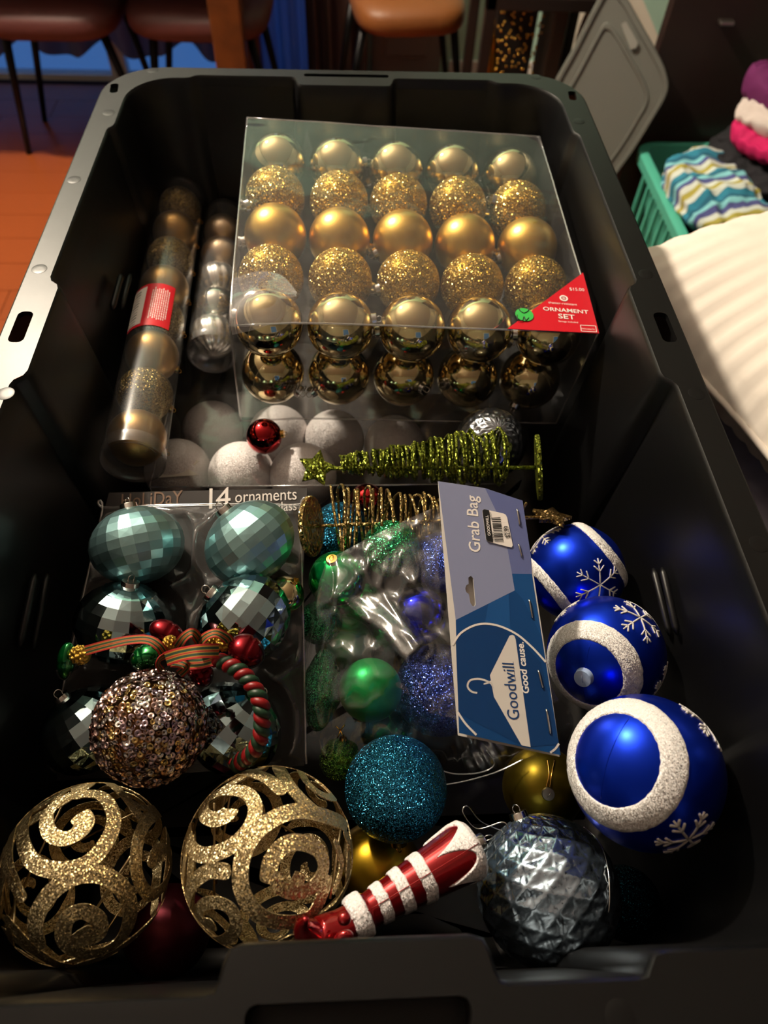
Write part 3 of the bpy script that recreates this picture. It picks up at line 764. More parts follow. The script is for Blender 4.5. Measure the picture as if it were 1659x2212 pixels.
# the loose film flap curling over the crushed corner
fp = [[(503, 602, .0), (560, 598, .006), (610, 612, .008), (642, 652, .010)], [(498, 645, .004), (550, 640, .012), (600, 652, .010), (640, 656, .010)], [(497, 690, .002), (560, 668, .012), (610, 668, .012), (641, 660, .010)], [(500, 712, -.006), (560, 705, -.002), (610, 690, .002), (640, 664, .009)]]
TOPPL = (bxp(.5, .5, 0), bN)
fl_m = MB(); fc = []
for row in fp: fc.append(catmull([tuple(onplane(x, y, TOPPL) + bN * d) for x, y, d in row], 8))
fg = [catmull([c[i] for c in fc], 8) for i in range(len(fc[0]))]
fl_m.grid(lambda u, v: fg[round(u * (len(fg) - 1))][round(v * (len(fg[0]) - 1))], len(fg) - 1, len(fg[0]) - 1).build('film_flap', film('flap_film', base=.16, rough=.1, haze=.1, bump=(40, .4, .004)), gb)
# red corner label, sticker and lettering
M_redlabel = pmat('red_label', '#c81224', .35); M_print = pmat('white_print', '#f2ebe4', .5); M_green = pmat('green_sticker', '#36b24a', .5); M_ink = pmat('black_ink', '#101010', .5)
lt = lambda x, y: onplane(x, y, (TOPPL[0] + bN * .0012, bN))
lab = MB().slab([lt(1259, 590), lt(1294, 721), lt(1096, 711)], bN, .0006).build('corner_label', M_redlabel, gb, smooth=False)
m = MB()
text_on(m, 'ORNAMENT', lt(1173, 672), lt(1271, 680), bN, .001, .9, bold=.012)
text_on(m, 'SET', lt(1206, 689), lt(1242, 692), bN, .001, .85, bold=.012)
text_on(m, 'shatter-resistant', lt(1184, 657), lt(1246, 662), bN, .001)
text_on(m, 'Strings included', lt(1206, 697), lt(1248, 700), bN, .001)
text_on(m, '$15.00', lt(1230, 629), lt(1262, 631), bN, .001, 1.1)
text_on(m, 'DECORATE', lt(1256, 713), lt(1284, 715), bN, .001)
c0 = lt(1217, 646); rr_ = (lt(1226, 646) - c0).length
ex = (lt(1227, 647) - c0).normalized(); ey = bN.cross(ex)
for k in range(24):
    a0, a1 = 2 * pi * k / 24, 2 * pi * (k + 1) / 24
    m.poly([c0 + (ex * cos(a) + ey * sin(a)) * rr_ * q + bN * .001 for a, q in ((a0, 1), (a1, 1), (a1, .62), (a0, .62))])
for k in range(6):
    a = pi * k / 3; d = ex * cos(a) + ey * sin(a); s_ = ex * -sin(a) + ey * cos(a)
    m.poly([c0 + d * rr_ * .1 + s_ * rr_ * .06 + bN * .001, c0 + d * rr_ * .48 + s_ * rr_ * .08 + bN * .001, c0 + d * rr_ * .48 - s_ * rr_ * .08 + bN * .001, c0 + d * rr_ * .1 - s_ * rr_ * .06 + bN * .001])
for a, b in (((1253, 704), (1286, 706)), ((1286, 706), (1288, 719)), ((1288, 719), (1255, 717)), ((1255, 717), (1253, 704))):
    A, B = lt(*a), lt(*b); s_ = bN.cross((B - A).normalized()) * .0003; m.poly([A + s_ + bN * .001, B + s_ + bN * .001, B - s_ + bN * .001, A - s_ + bN * .001])
m.build('white_lettering', M_print, lab, smooth=False)
cS = lt(1132, 682); st_m = MB().slab([cS + (ex * cos(2 * pi * k / 32) + ey * sin(2 * pi * k / 32)) * .0081 + bN * .001 for k in range(32)], bN, .0004)
stk = st_m.build('round_sticker', M_green, gb, smooth=False)
m = MB(); hand = lambda P: catmull([tuple(onplane(x, y, (TOPPL[0] + bN * .0028, bN))) for x, y in P], 6)
for P in (((1117, 680), (1118, 690), (1128, 693), (1132, 684), (1136, 692), (1142, 686)), ((1124, 672), (1132, 676), (1141, 671), (1141, 664)), ((1124, 672), (1121, 667))):
    m.tube([V(p) for p in hand(P)], .0004, 5)
m.build('ink_writing', M_ink, stk)
# faint script drawn as flat lettering over the front panel
m = MB(); FRPL = (bxp(.5, -.012, .5), -bY)
text_on(m, 'Ornaments', onplane(588, 838, FRPL), onplane(705, 848, FRPL), -bY, .0004, 1.4, shear=.35)
m.build('front_script', pmat('faint_script', '#77705f', .4), gb, smooth=False)

# ------------------------------------------------------------------ white glitter balls in the clear box below
M_white_g = glitter('white_glitter', '#e6dedb', '#f6f0ee', 60, .35, .35, metal=0.0)
me_w = sphere_mesh('white_sparkle', M_white_g, 56, 28)
wc = [(385, 1018, 'front row, leftmost'), (522, 1025, 'front row, second from left'), (655, 1028, 'front row, third from left'), (460, 930, 'second row, second from left beside the tube'), (602, 940, 'second row, behind the red ball'), (722, 950, 'second row, below the second gold ball'), (852, 962, 'second row, deep in shadow at the right')]
WP = []
for x, y, nm in wc:
    C = bp(x, y, 72 if y > 980 else 65, .0325); WP.append(C)
    bauble('white_ball', me_w, C, .0325, f'white glitter ball in the clear box, {nm}', 'ornament', 'white glitter balls', cap=None)
M_card = pmat('charcoal_card', '#2a2624', .5)
z0 = ZR - .267; z1 = ZR - .163
wbx = thing('clear_box', V((0, .50, z0)), 'low clear plastic box of white glitter balls under the gold gift box', 'box')
def wbp(u, v, w): return V((-.185 + .33 * u, .405 + .22 * v, z0 + (z1 - z0) * w - .022 * v))
MB().grid(lambda u, v: wbp(u, v, 1), 30, 10).build('lid_panel', M_box, wbx)
MB().grid(lambda u, v: wbp(u, 0, v), 30, 6).build('front_panel', M_boxfront, wbx)
MB().grid(lambda u, v: wbp(0, u, v), 8, 4).build('side_panel', M_box, wbx)
MB().grid(lambda u, v: wbp(1, u, v), 8, 4).build('side_panel', M_box, wbx)
MB().box(wbp(0, 0, 0), wbp(1, 1, 0) + V((0, 0, .024))).build('base_card', M_card, wbx, smooth=False)
for a, b in (((0, 0, 1), (1, 0, 1)), ((0, 0, 0), (0, 0, 1)), ((1, 0, 1), (1, 1, 1)), ((0, 0, 1), (0, 1, 1))): MB().tube([wbp(*a), wbp(*b)], .0008, 6).build('folded_edge', M_fold, wbx)
m = MB(); Q = [V(p) for p in ((-.182, .47, 0), (-.150, .46, 0), (-.158, .452, 0), (-.146, .445, 0), (-.156, .436, 0), (-.145, .428, 0), (-.183, .425, 0))]
MB().slab([V((q.x, q.y, z1 - .012)) for q in Q], V((0, 0, 1)), .0006).build('paper_insert', pmat('cream_paper', '#d9d0c2', .7), wbx, smooth=False)

# small red ball
M_redm = pmat('red_mirror', '#b00814', .05, 1, coat=.5)
me_red = sphere_mesh('red_shine', M_redm)
bauble('red_ball', me_red, V((-.0815, .451, ZR - .146)), .0168, 'small shiny red ball with a gold cap beside the clear tube', axis=cv(1, .12, .1), cap='gold', cs=1.15)

# ------------------------------------------------------------------ clear tubes of balls
M_tube = film('tube_plastic', base=.10, rough=.2, haze=.045, edge=.8)
M_bronze = pmat('bronze_satin', '#b08b52', .38, 1); me_bz = sphere_mesh('bronze_satin', M_bronze, 48, 24)
M_bronzeg = glitter('bronze_glitter', '#5d4a24', '#b59a5c', 34, .8, .3, under='#4d3d20', cover=.8); me_bg = sphere_mesh('bronze_glitter', M_bronzeg, 48, 24)
def tube_thing(A, B, R, label):
    d = (B - A).normalized()
    t = thing('clear_tube', A - V((0, 0, R)), label, 'tube')
    M = Matrix.Translation(A) @ frame(d, V((0, 0, 1))).to_4x4(); Lh = (B - A).length
    MB().lathe([(R, 0), (R, Lh * .25), (R, Lh * .5), (R, Lh * .75), (R, Lh)], 48, M, cap=False).build('tube_wall', M_tube, t)
    for h0, h1, nm in ((-.001, .012, 'near'), (Lh - .012, Lh + .001, 'far')):
        pr = [(R + .0005, h1), (R + .0008, h0 + .001), (R - .001, h0), (R * .86, h0 + .001), (R * .8, h0 + .004), (.001, h0 + .004)] if nm == 'near' else [(R + .0005, h0), (R + .0008, h1), (R * .8, h1), (.001, h1)]
        MB().lathe(pr, 48, M, cap=False).build('end_cap', M_tube, t)
    return t, d, M, Lh
A, B = V((-.183, .388, ZR - .106)), V((-.203, .828, ZR - .130))
t1, d1, M1, L1 = tube_thing(A, B, .0262, 'long clear plastic tube of bronze balls with a red label, by the left wall')
nb = 8
for k in range(nb):
    C = A + d1 * (.028 + (L1 - .056) * k / (nb - 1))
    sat = k % 2 == 0
    bauble('bronze_ball', me_bz if sat else me_bg, C, .0248, f'{"satin" if sat else "glittered"} bronze ball in the clear tube, {("nearest", "second", "third", "fourth", "fifth", "sixth", "seventh", "farthest")[k]} from the near end', 'ornament', 'bronze balls in the tube', V(cv(.9, -.5, -.3)), 'gold', cs=.8)
def on_tube(a, h, r=.0267): return M1 @ V((r * cos(a), r * sin(a), h))
def cyl_patch(a0, a1, h0, h1, r): return lambda u, v: on_tube(a0 + (a1 - a0) * u, h0 + (h1 - h0) * v, r)
def tube_ah(px, py):                          # where a pixel's ray meets tube one
    d = M1.to_3x3().inverted() @ ray(px, py); o = M1.inverted() @ CAM
    a = d.x ** 2 + d.y ** 2; b = o.x * d.x + o.y * d.y; c = o.x ** 2 + o.y ** 2 - .0267 ** 2; q = b * b - a * c
    t = (-b - math.sqrt(max(q, 0))) / a; p = o + d * t; return math.atan2(p.y, p.x), p.z
ha = tube_ah(330, 612)[1]; hb = tube_ah(325, 702)[1]
aL, aR = tube_ah(290, 655)[0], tube_ah(374, 655)[0]
lab = MB().grid(cyl_patch(aL, aR, hb, ha, .0268), 40, 4).build('red_label', M_redlabel, t1)
a1_, a2_ = tube_ah(290, 655)[0], tube_ah(312, 655)[0]
MB().grid(cyl_patch(a1_, a2_, hb + .004, ha - .004, .0270), 12, 3).build('barcode_panel', M_print, lab)
m = MB(); rb = random.Random(3)
for k in range(12):
    h = hb + .006 + (ha - hb - .012) * k / 12; m.grid(cyl_patch(a1_ * .85 + a2_ * .15, a1_ * .35 + a2_ * .65, h, h + rb.choice((.0006, .0012)), .0271), 6, 1)
m.build('barcode', M_ink, lab)
m = MB(); b1_, b2_ = tube_ah(325, 655)[0], tube_ah(366, 655)[0]
for k in range(9):
    a = b1_ + (b2_ - b1_) * k / 9; h0_ = hb + (ha - hb) * rb.uniform(.12, .2)
    while h0_ < ha - (ha - hb) * .15:
        h1_ = h0_ + rb.uniform(.0012, .004); m.grid(cyl_patch(a, a + (b2_ - b1_) * .045, h0_, h1_, .0270), 1, 3); h0_ = h1_ + .0008
m.build('small_print', M_print, lab)
A2, B2 = V((-.1415, .560, ZR - .142)), V((-.156, .832, ZR - .160))
t2, d2, M2, L2 = tube_thing(A2, B2, .0245, 'short clear plastic tube of silver and champagne ornaments left of the gift box')
M_silm = pmat('silver_mirror', '#d8d4cc', .07, 1); M_pearl = pmat('champagne_satin', '#dcc4a4', .33, 1)
me_pearl = sphere_mesh('champagne_satin', M_pearl)
me_flute = sphere_mesh('fluted_silver', pmat('fluted_silver', '#e8e4dc', .22, .9), 96, 40, lambda p: .05 * abs(sin(7 * math.atan2(p.y, p.x) + 1.2 * p.z)) * (1 - p.z * p.z) ** .5)
me_silm = sphere_mesh('silver_shine', M_silm)
for h, me, nm, s_ in ((.030, me_flute, 'fluted silver ball nearest in the short clear tube', .0225), (.082, me_silm, 'mirror silver ball second in the short clear tube', .0225), (.130, me_flute, 'fluted white silver ball third in the short clear tube', .0225), (.185, me_pearl, 'satin champagne ball fourth in the short clear tube', .0228), (.236, me_pearl, 'satin champagne ball farthest in the short clear tube', .0228)):
    bauble('silver_ball', me, A2 + d2 * h, s_, nm, 'ornament', 'ornaments in the short tube', -d2 if me is me_silm else d2 + V((0, 0, .3)))

# ------------------------------------------------------------------ faceted teal balls in a blister tray
def faceted(name, mat, nu=20, nv=12, sq=.84, raise_=.012, seed=1):
    rr = random.Random(seed); me = bpy.data.meshes.new(name); vs = []; fs = []
    for j in range(nv + 1):
        b = pi * (j / nv - .5) * .94
        for i in range(nu):
            a = 2 * pi * (i + (.5 if j % 2 and seed > 5 else 0)) / nu; vs.append(V((cos(b) * cos(a), cos(b) * sin(a), sq * sin(b))))
    for j in range(nv):
        for i in range(nu):
            q = [j * nu + i, j * nu + (i + 1) % nu, (j + 1) * nu + (i + 1) % nu, (j + 1) * nu + i]
            c = sum((vs[k] for k in q), V((0, 0, 0))) / 4
            if abs(j - nv / 2 + .5) < nv * .34:
                ctr = c * (1 + raise_ * .8 + rr.uniform(-.003, .003)); vs.append(ctr); k = len(vs) - 1
                fs += [(q[0], q[1], k), (q[1], q[2], k), (q[2], q[3], k), (q[3], q[0], k)]
            else: fs.append(tuple(q))
    fs.append(tuple(reversed(range(nu)))); fs.append(tuple(nv * nu + i for i in range(nu)))
    me.from_pydata(vs, [], fs); me.materials.append(mat); return me
M_tealsat = pmat('teal_satin', '#9cc8cb', .32, .95, coat=.2)
M_tealmir = pmat('teal_mirror', '#a9c2c8', .05, 1)
f1, f2 = faceted('satin_facets', M_tealsat, 22, 13, .84, .0015, 2), faceted('mirror_facets', M_tealmir, 20, 12, .86, .0015, 4)
FB = [(297, 1178, 98, f1, 'satin teal faceted ball, far left of the tray', cv(-.25, .95, -.1)), (540, 1172, 98, f1, 'satin teal faceted ball, far right of the tray under the white lettering', cv(-.6, .75, .1)),
      (268, 1345, 102, f2, 'mirrored teal faceted ball, middle left of the tray above the ribbon', cv(.22, .93, .2)), (528, 1340, 104, f2, 'mirrored teal faceted ball, middle right of the tray behind the ribbon', cv(-.72, .62, .15)),
      (190, 1575, 105, f2, 'mirrored teal faceted ball, near left of the tray beside the sequin ball', cv(-.5, .75, .2)), (505, 1572, 106, f2, 'mirrored teal faceted ball, near right of the tray under the striped cord', cv(.6, .75, .15))]
FC = []
for x, y, rp, me, lb, ax in FB:
    C = bp(x, y, rp, .0335 if x > 200 else .0325); FC.append(C)
    bauble('faceted_ball', me, C, .0352 if x > 200 else .0335, lb, 'ornament', 'faceted teal balls', ax, h=.80, cs=.95)
# tray and printed backing card, a plane just under the balls
pc = (FC[0] + FC[1] + FC[4] + FC[5]) / 4; px_ = ((FC[1] + FC[5]) - (FC[0] + FC[4])).normalized(); py_ = ((FC[0] + FC[1]) - (FC[4] + FC[5])).normalized()
pn = px_.cross(py_).normalized(); py_ = pn.cross(px_)
TRAY = (pc - pn * .030, pn); tp = lambda x, y, d=0: onplane(x, y, (TRAY[0] + pn * d, pn))
bl = thing('blister_pack', TRAY[0] - pn * .006, 'clear blister tray of faceted teal balls on a printed charcoal card', 'package')
cardp = [tp(232, 1062), tp(662, 1052), tp(655, 1200), tp(655, 1655), tp(80, 1690), tp(170, 1290)]
MB().slab([p - pn * .004 for p in cardp], pn, .001).build('backing_card', M_card, bl, smooth=False)
cd = -.0028
tl_ = lambda x, y: onplane(x, y, (TRAY[0] + pn * cd, pn))
for tx, a, b, ys, sp_ in (('14', (452, 1099), (498, 1096), .95, .8), ('ornaments', (508, 1086), (641, 1079), 1.2, 1), ('glass', (596, 1105), (641, 1102), 1.2, 1)):
    m = MB(); text_on(m, tx, tl_(*a), tl_(*b), pn, .0003, ys, space=sp_); m.build('white_lettering', M_print, bl, smooth=False)
m = MB(); text_on(m, 'HoLiDaY', tl_(262, 1096), tl_(394, 1088), pn, .0003, 1.2); m.build('bronze_lettering', pmat('bronze_print', '#7c6250', .5), bl, smooth=False)
M_tray = film('tray_film', base=.07, rough=.07, haze=.05, bump=(22, .5, .006), edge=.85)
ul = [tp(225, 1098), tp(648, 1092), tp(662, 1650), tp(95, 1690)]
def trayf(u, v):
    p = (ul[3] * (1 - u) + ul[2] * u) * (1 - v) + (ul[0] * (1 - u) + ul[1] * u) * v
    h = .004
    for C in FC:
        q = p - C; q -= pn * q.dot(pn); r = q.length
        if r < .041: h = min(h, -.0 + .0)
        h += .013 * exp(-((r - .043) / .007) ** 2)
    e = min(u, 1 - u, v, 1 - v); h *= min(1, e / .04)
    return p + pn * (h + .0015 * noise.noise(p * 60))
MB().grid(trayf, 90, 110).build('tray', M_tray, bl)
MB().tube([V(p) for p in catmull([tuple(q + pn * .0015) for q in (ul[3], ul[0].lerp(ul[3], .06), ul[0].lerp(ul[1], .05), ul[1].lerp(ul[0], .05), ul[1].lerp(ul[2], .06), ul[2])], 8)], .0011, 6).build('tray_rim', M_fold, bl)
for x, y, rp, lb in ((615, 1285, 42, 'small shiny gold ball at the tray edge beside the green bag'), (612, 1462, 38, 'small fluted gold ball in the tray under the teal one'), (440, 1255, 30, 'small shiny gold ball between the two teal columns')):
    C = bp(x, y, rp, .0146 if x > 600 else .0112); bauble('small_gold_ball', me_gs if y != 1462 else me_flute, C, .0146 if x > 600 else .0112, lb, 'ornament', 'small gold balls in the tray', cv(.5, .6, .3), 'gold')
    if y == 1462:
        g2 = me_flute.copy(); g2.materials.clear(); g2.materials.append(M_gshiny); bpy.data.objects[[o.name for o in bpy.data.objects if o.name.startswith('small_gold_ball')][-1]].data = g2

# ------------------------------------------------------------------ sequin ball
SQ = V((-.124, .149, ZR - .070)); SQ = bp(325, 1570, 121, .0335); SR = .0335
M_sq = []
for nm, c, r_ in (('sequin_rose', '#c9aca6', .16), ('sequin_gold', '#cdae70', .14), ('sequin_pearl', '#e2d9d2', .1), ('sequin_copper', '#a67c5c', .18), ('sequin_mauve', '#a58f98', .14)): M_sq.append(pmat(nm, c, r_, .95))
sqb = thing('sequin_ball', SQ - V((0, 0, SR)), 'ball covered all over in rose and gold sequins, on the teal balls', 'ornament')
MB().grid(lambda u, v: SQ + V((sin(pi * v) * cos(2 * pi * u), sin(pi * v) * sin(2 * pi * u), -cos(pi * v))) * SR, 48, 24, True).build('core', glitter('sequin_core', '#3a2314', '#8a6236', 50, .9, .3), sqb)
def sequin_mesh(mat):
    m = MB(); n = 10; R_ = 1.
    m.lathe([(.24, .0), (.3, .12), (.62, .1), (1.0, .34), (1.0, .24), (.6, .0)], n, cap=False)
    o = m.build('sequin', mat, origin=V((0, 0, 0))); me = o.data; bpy.data.objects.remove(o); return me
sqm = [sequin_mesh(x) for x in M_sq]
rs = random.Random(21); NS = 1250; allp = []
for k in range(NS):
    z = 1 - 2 * (k + .5) / NS; a = k * 2.399963; r_ = math.sqrt(1 - z * z)
    d = V((r_ * cos(a), r_ * sin(a), z)); d = (d + V((rs.uniform(-1, 1), rs.uniform(-1, 1), rs.uniform(-1, 1))) * .028).normalized(); allp.append(d)
tc_ = tocam(SQ); allp.sort(key=lambda d: -d.dot(tc_))
rest = MB()
for k, d in enumerate(allp):
    ax = (d + V((rs.uniform(-1, 1), rs.uniform(-1, 1), rs.uniform(-1, 1))) * .42).normalized()
    M = place(SQ + d * (SR + rs.uniform(.0001, .0014)), ax, None, rs.uniform(.0017, .0023))
    if k < 300:
        o = bpy.data.objects.new('sequin', rs.choice(sqm)); COL.objects.link(o); o.parent = sqb
        o.matrix_local = Matrix.Translation(-ORG[sqb.name]) @ M
    else:
        rest.lathe([(.24, .0), (.3, .12), (.62, .1), (1.0, .34)], 8, M, cap=False)
tag(rest.build('sequin_cover', M_sq[0], sqb), kind='stuff')

# ------------------------------------------------------------------ blue balls with white bands and snowflakes
M_blue = pmat('blue_satin', '#0a2fc0', .3, .85)
M_whiteg = glitter('white_band_glitter', '#d8d2cd', '#ffffff', 1800, .42, .5, metal=.05)
M_flake = pmat('white_glitter_paint', '#d9d5d2', .6, bump=(900, .6, .001))
me_blue = sphere_mesh('blue_satin', M_blue, 72, 36)
def snow(C, R, cd, up, size, label_parent, w=.0009):
    n = cd.normalized(); e1 = (up - n * up.dot(n)).normalized(); e2 = n.cross(e1); m = MB()
    def P(x, y):
        r = math.hypot(x, y)
        if r < 1e-9: return n
        t = (e1 * x + e2 * y) / r; return n * cos(r) + t * sin(r)
    def seg(a, b): m_ = [P(a[0] + (b[0] - a[0]) * t / 6, a[1] + (b[1] - a[1]) * t / 6) for t in range(7)]; on_ball(m, C, R, m_, [w * .75] + [w] * 5 + [w * .75], .0005, .0002)
    for k in range(6):
        a = k * pi / 3; c, s = cos(a), sin(a); rot = lambda x, y: (x * c - y * s, x * s + y * c)
        seg((0, 0), rot(size, 0))
        for q, l in ((.5, .3), (.76, .24)):
            for sg in (-1, 1): seg(rot(size * q, 0), rot(size * (q + l * .72), sg * size * l * .72))
    return m.build('snowflake', M_flake, label_parent)
def band(C, R, axis, a0, a1, parent, inner=True):
    """raised glitter band between polar angles a0 and a1 round the axis"""
    F = frame(axis); m = MB(); rb_ = random.Random(5)
    pr = [(a0, .0), (a0 + .012, .0008), (a0 + .05, .0013), ((a0 + a1) / 2, .0016), (a1 - .05, .0013), (a1 - .012, .0008), (a1, 0.)]
    def fn(u, v):
        f = v * (len(pr) - 1); i = min(int(f), len(pr) - 2); t = f - i; al = pr[i][0] * (1 - t) + pr[i + 1][0] * t; h = pr[i][1] * (1 - t) + pr[i + 1][1] * t
        az = 2 * pi * u; al += .010 * noise.noise(V((cos(az) * 9, sin(az) * 9, v * 2)))
        return C + (F @ V((sin(al) * cos(az), sin(al) * sin(az), cos(al)))) * (R + h - .00005 + .0003 * noise.noise(V((cos(az) * 40, sin(az) * 40, al * 40))))
    return m.grid(fn, 160, 18, True).build('glitter_band', M_whiteg, parent)
def blue_ball(px, py, rp, R, axis, label, flakes, capped, b0=.61, b1=.96):
    C = bp(px, py, rp, R)
    if isinstance(axis, tuple): axis = (onsphere(*axis, C, R) - C).normalized()
    o = bauble('snowflake_ball', me_blue, C, R, label, 'ornament', 'blue snowflake balls', axis, cap=None)
    # parts are built in world space; undo the ball's own turn and scale
    inv = o.matrix_world.inverted()
    def adopt(p): p.parent = o; p.matrix_parent_inverse = Matrix.Identity(4); p.matrix_local = inv @ Matrix.Translation(C)
    r0 = thing('tmp_root', C, 'x', 'x')
    ps = [band(C, R, axis, b0, b1, r0), band(C, R, -axis, b0, b1, r0)]
    for fx, fy, up, s in flakes:
        d = (onsphere(fx, fy, C, R) - C).normalized(); ps.append(snow(C, R, d, up, s, r0, .00075 * rp / 171))
    m = MB(); F = frame(axis, cv(.2, 1, 0)); m_ = [F @ V((sin(a) * (1 if a > 0 else 1), 0, cos(a))) for a in [t * .058 * 1 - .55 for t in range(20)]]
    on_ball(m, C, R, m_, [.00022] * 20, .00012, 0); ps.append(m.build('mould_seam', M_blue, r0))
    for p in ps: adopt(p)
    bpy.data.objects.remove(r0)
    if capped:
        a_, b_ = cap_meshes('blue'); c = bpy.data.objects.new('cap', a_); COL.objects.link(c); c.parent = o; c.location = (0, 0, .985); c.scale = (.75,) * 3
        l = bpy.data.objects.new('hanging_loop', b_); COL.objects.link(l); l.parent = c; l.scale = (1, 1, .6)
    return C
B3 = blue_ball(1393, 1665, 171, .0455, (1316, 1634), 'big blue ball with a white ring, nearest, its plain pole showing', [(1487, 1812, cv(.3, .8, .2), .42), (1530, 1556, cv(.5, .6, 0), .40)], False)
B2 = blue_ball(1308, 1412, 128, .0415, (1262, 1462), 'blue ball with white ring and clear hanger cap, middle of the three', [(1383, 1335, cv(.6, .5, 0), .46), (1212, 1306, cv(-.3, .8, .2), .3), (1437, 1475, cv(.6, -.2, 0), .36)], True)
B1 = blue_ball(1243, 1236, 106, .0390, cv(.74, .58, .02), 'blue ball with a large white snowflake, farthest, behind the cardboard header', [(1296, 1263, cv(-.05, 1, 0), .52), (1172, 1160, cv(-.6, .6, .2), .45)], False, .72, .98)

# ------------------------------------------------------------------ glitter balls, mercury balls, matte gold balls
M_tealg = glitter('teal_glitter', '#124a6a', '#3f9cc2', 85, .9, .22, metal=.95)
me_tealg = sphere_mesh('teal_glitter', M_tealg)
tg_ = bauble('glitter_ball', me_tealg, bp(855, 1702, 114, .0350), .0350, 'teal glitter ball beside the gold scroll ball, in front of the clear bag', axis=cv(.05, -.93, .1), cap='gold', cs=.8)
bauble('glitter_ball', me_tealg, bp(735, 1150, 66, .0278), .0278, 'teal glitter ball hidden behind the gold wire tree', axis=cv(.3, .5, -.6), cap=None)
bauble('glitter_ball', sphere_mesh('shaded_teal_glitter', glitter('shaded_teal_glitter', '#03141a', '#10404e', 60, .9, .22, metal=.95)), at(1350, 1950, -.205), .0245, 'teal glitter ball at the lower right, shadow darkened into its colour', axis=cv(.3, -.5, .1), cap=None)  # flake colours darkened to stand in for the shade down here
def mercury_mat(name, base):
    m = bpy.data.materials.new(name); m.use_nodes = True; nt = m.node_tree; N = nt.nodes.new; L = nt.links.new; b = nt.nodes['Principled BSDF']
    tc = N('ShaderNodeTexCoord'); n = N('ShaderNodeTexNoise'); n.inputs['Scale'].default_value = 14; n.inputs['Detail'].default_value = 8; n.inputs['Roughness'].default_value = .7; L(tc.outputs['Object'], n.inputs['Vector'])
    r = N('ShaderNodeValToRGB'); r.color_ramp.elements[0].position = .32; r.color_ramp.elements[0].color = lin('#12181d'); r.color_ramp.elements[1].position = .44; r.color_ramp.elements[1].color = lin(base); L(n.outputs['Fac'], r.inputs[0]); L(r.outputs[0], b.inputs['Base Color'])
    b.inputs['Metallic'].default_value = .95; b.inputs['Roughness'].default_value = .2; b.inputs['Coat Weight'].default_value = 1; b.inputs['Coat Roughness'].default_value = .04
    return m
def relief(p):
    a = math.atan2(p.y, p.x); t = math.acos(max(-1, min(1, p.z))); n = 9
    x = n * a / pi; y = t * 5.2
    u, v = (x + y) * .68, (x - y) * .68
    fu, fv = abs((u % 1) - .5), abs((v % 1) - .5)
    rid = max(fu, fv) * 2                      # 1 on the ridges of the diamond lattice
    star = .5 + .5 * cos(8 * math.atan2((v % 1) - .5, (u % 1) - .5))
    return (-.05 * (1 - rid) ** .9 * (.45 + .55 * star)) * min(1, 2.2 * sin(t)) + .012 * noise.noise(p * 5)
me_merc = sphere_mesh('mercury_glass', mercury_mat('blue_mercury', '#b4cbe0'), 216, 108, relief)
me_merc2 = sphere_mesh('mercury_grey', mercury_mat('grey_mercury', '#8a9098'), 144, 72, relief)
MC = bp(1182, 1922, 152, .0425)
mb_ = bauble('mercury_ball', me_merc, MC, .0458, 'large blue silver pressed-glass ball with star relief, lower right', axis=cv(-.3, .8, -.3), cap='silver', cs=.7)
m = MB(); hook = [(1100, 1800), (1040, 1775), (1010, 1742), (1000, 1755), (1030, 1790), (1085, 1776), (1098, 1790)]
m.tube([V(p) for p in catmull([tuple(atd(x, y, .47 - i * .002)) for i, (x, y) in enumerate(hook)], 8)], .0005, 6); c_ = m.build('silver_thread', M_silver); tag(c_, 'thin silver hanging thread looped beside the elf leg cap', 'thread')
m = MB(); dd = [(onsphere(x, y, MC, .0445) - MC).normalized() for x, y in ((1270, 1770), (1290, 1800), (1305, 1860), (1312, 1920), (1310, 1970))]; dd = [V(p).normalized() for p in catmull([tuple(d) for d in dd], 6)]
m.tube([MC + d * .0460 for d in dd], .0004, 6); tag(m.build('silver_thread', M_silver), 'thin silver thread lying over the right side of the pressed-glass ball', 'thread')
bauble('mercury_ball', me_merc2, bp(1058, 958, 78, .0330), .0330, 'grey pressed-glass ball in shadow behind the green wire tree', axis=cv(.1, .3, .9), cap=None)
M_olive = pmat('olive_satin', '#6d5c16', .36, .9); me_olive = sphere_mesh('olive_satin', M_olive)
OC = bp(1172, 1702, 90, .0300)
bauble('matte_ball', me_olive, OC, .0300, 'matte olive-gold ball with a bare wire hanger ring, below the header card', axis=(onsphere(1184, 1715, OC, .03) - OC).normalized(), cap='dull', cs=.75)
m = MB(); m.tube([V(p) for p in catmull([tuple(onsphere(x, y, OC, .0312)) for x, y in ((1180, 1700), (1186, 1672), (1182, 1640))], 6)], .0005, 5); m.tube([V(p) for p in catmull([tuple(onsphere(x, y, OC, .0312)) for x, y in ((1188, 1700), (1192, 1672), (1198, 1640))], 6)], .0005, 5)
tag(m.build('gold_thread', M_goldcap), 'thin thread loop on the matte olive-gold ball', 'thread')
M_mustard = pmat('mustard_satin', '#a2801c', .34, .9); me_must = sphere_mesh('mustard_satin', M_mustard)
bauble('matte_ball', me_must, bp(812, 1880, 104, .0330), .0330, 'matte mustard-gold ball deep below the teal glitter ball', axis=cv(.6, .2, .3), cap=None)
bauble('matte_ball', me_red, atd(792, 1082, .665), .0165, 'dark red ball glimpsed through the gold wire tree', axis=cv(.4, .6, -.4), cap=None)
bauble('matte_ball', sphere_mesh('wine_satin', pmat('wine_satin', '#5a1622', .4, .7)), bp(362, 2010, 100, .0300), .0300, 'dull wine-red ball in shadow between the two gold scroll balls', axis=cv(.4, -.6, -.4), cap=None)

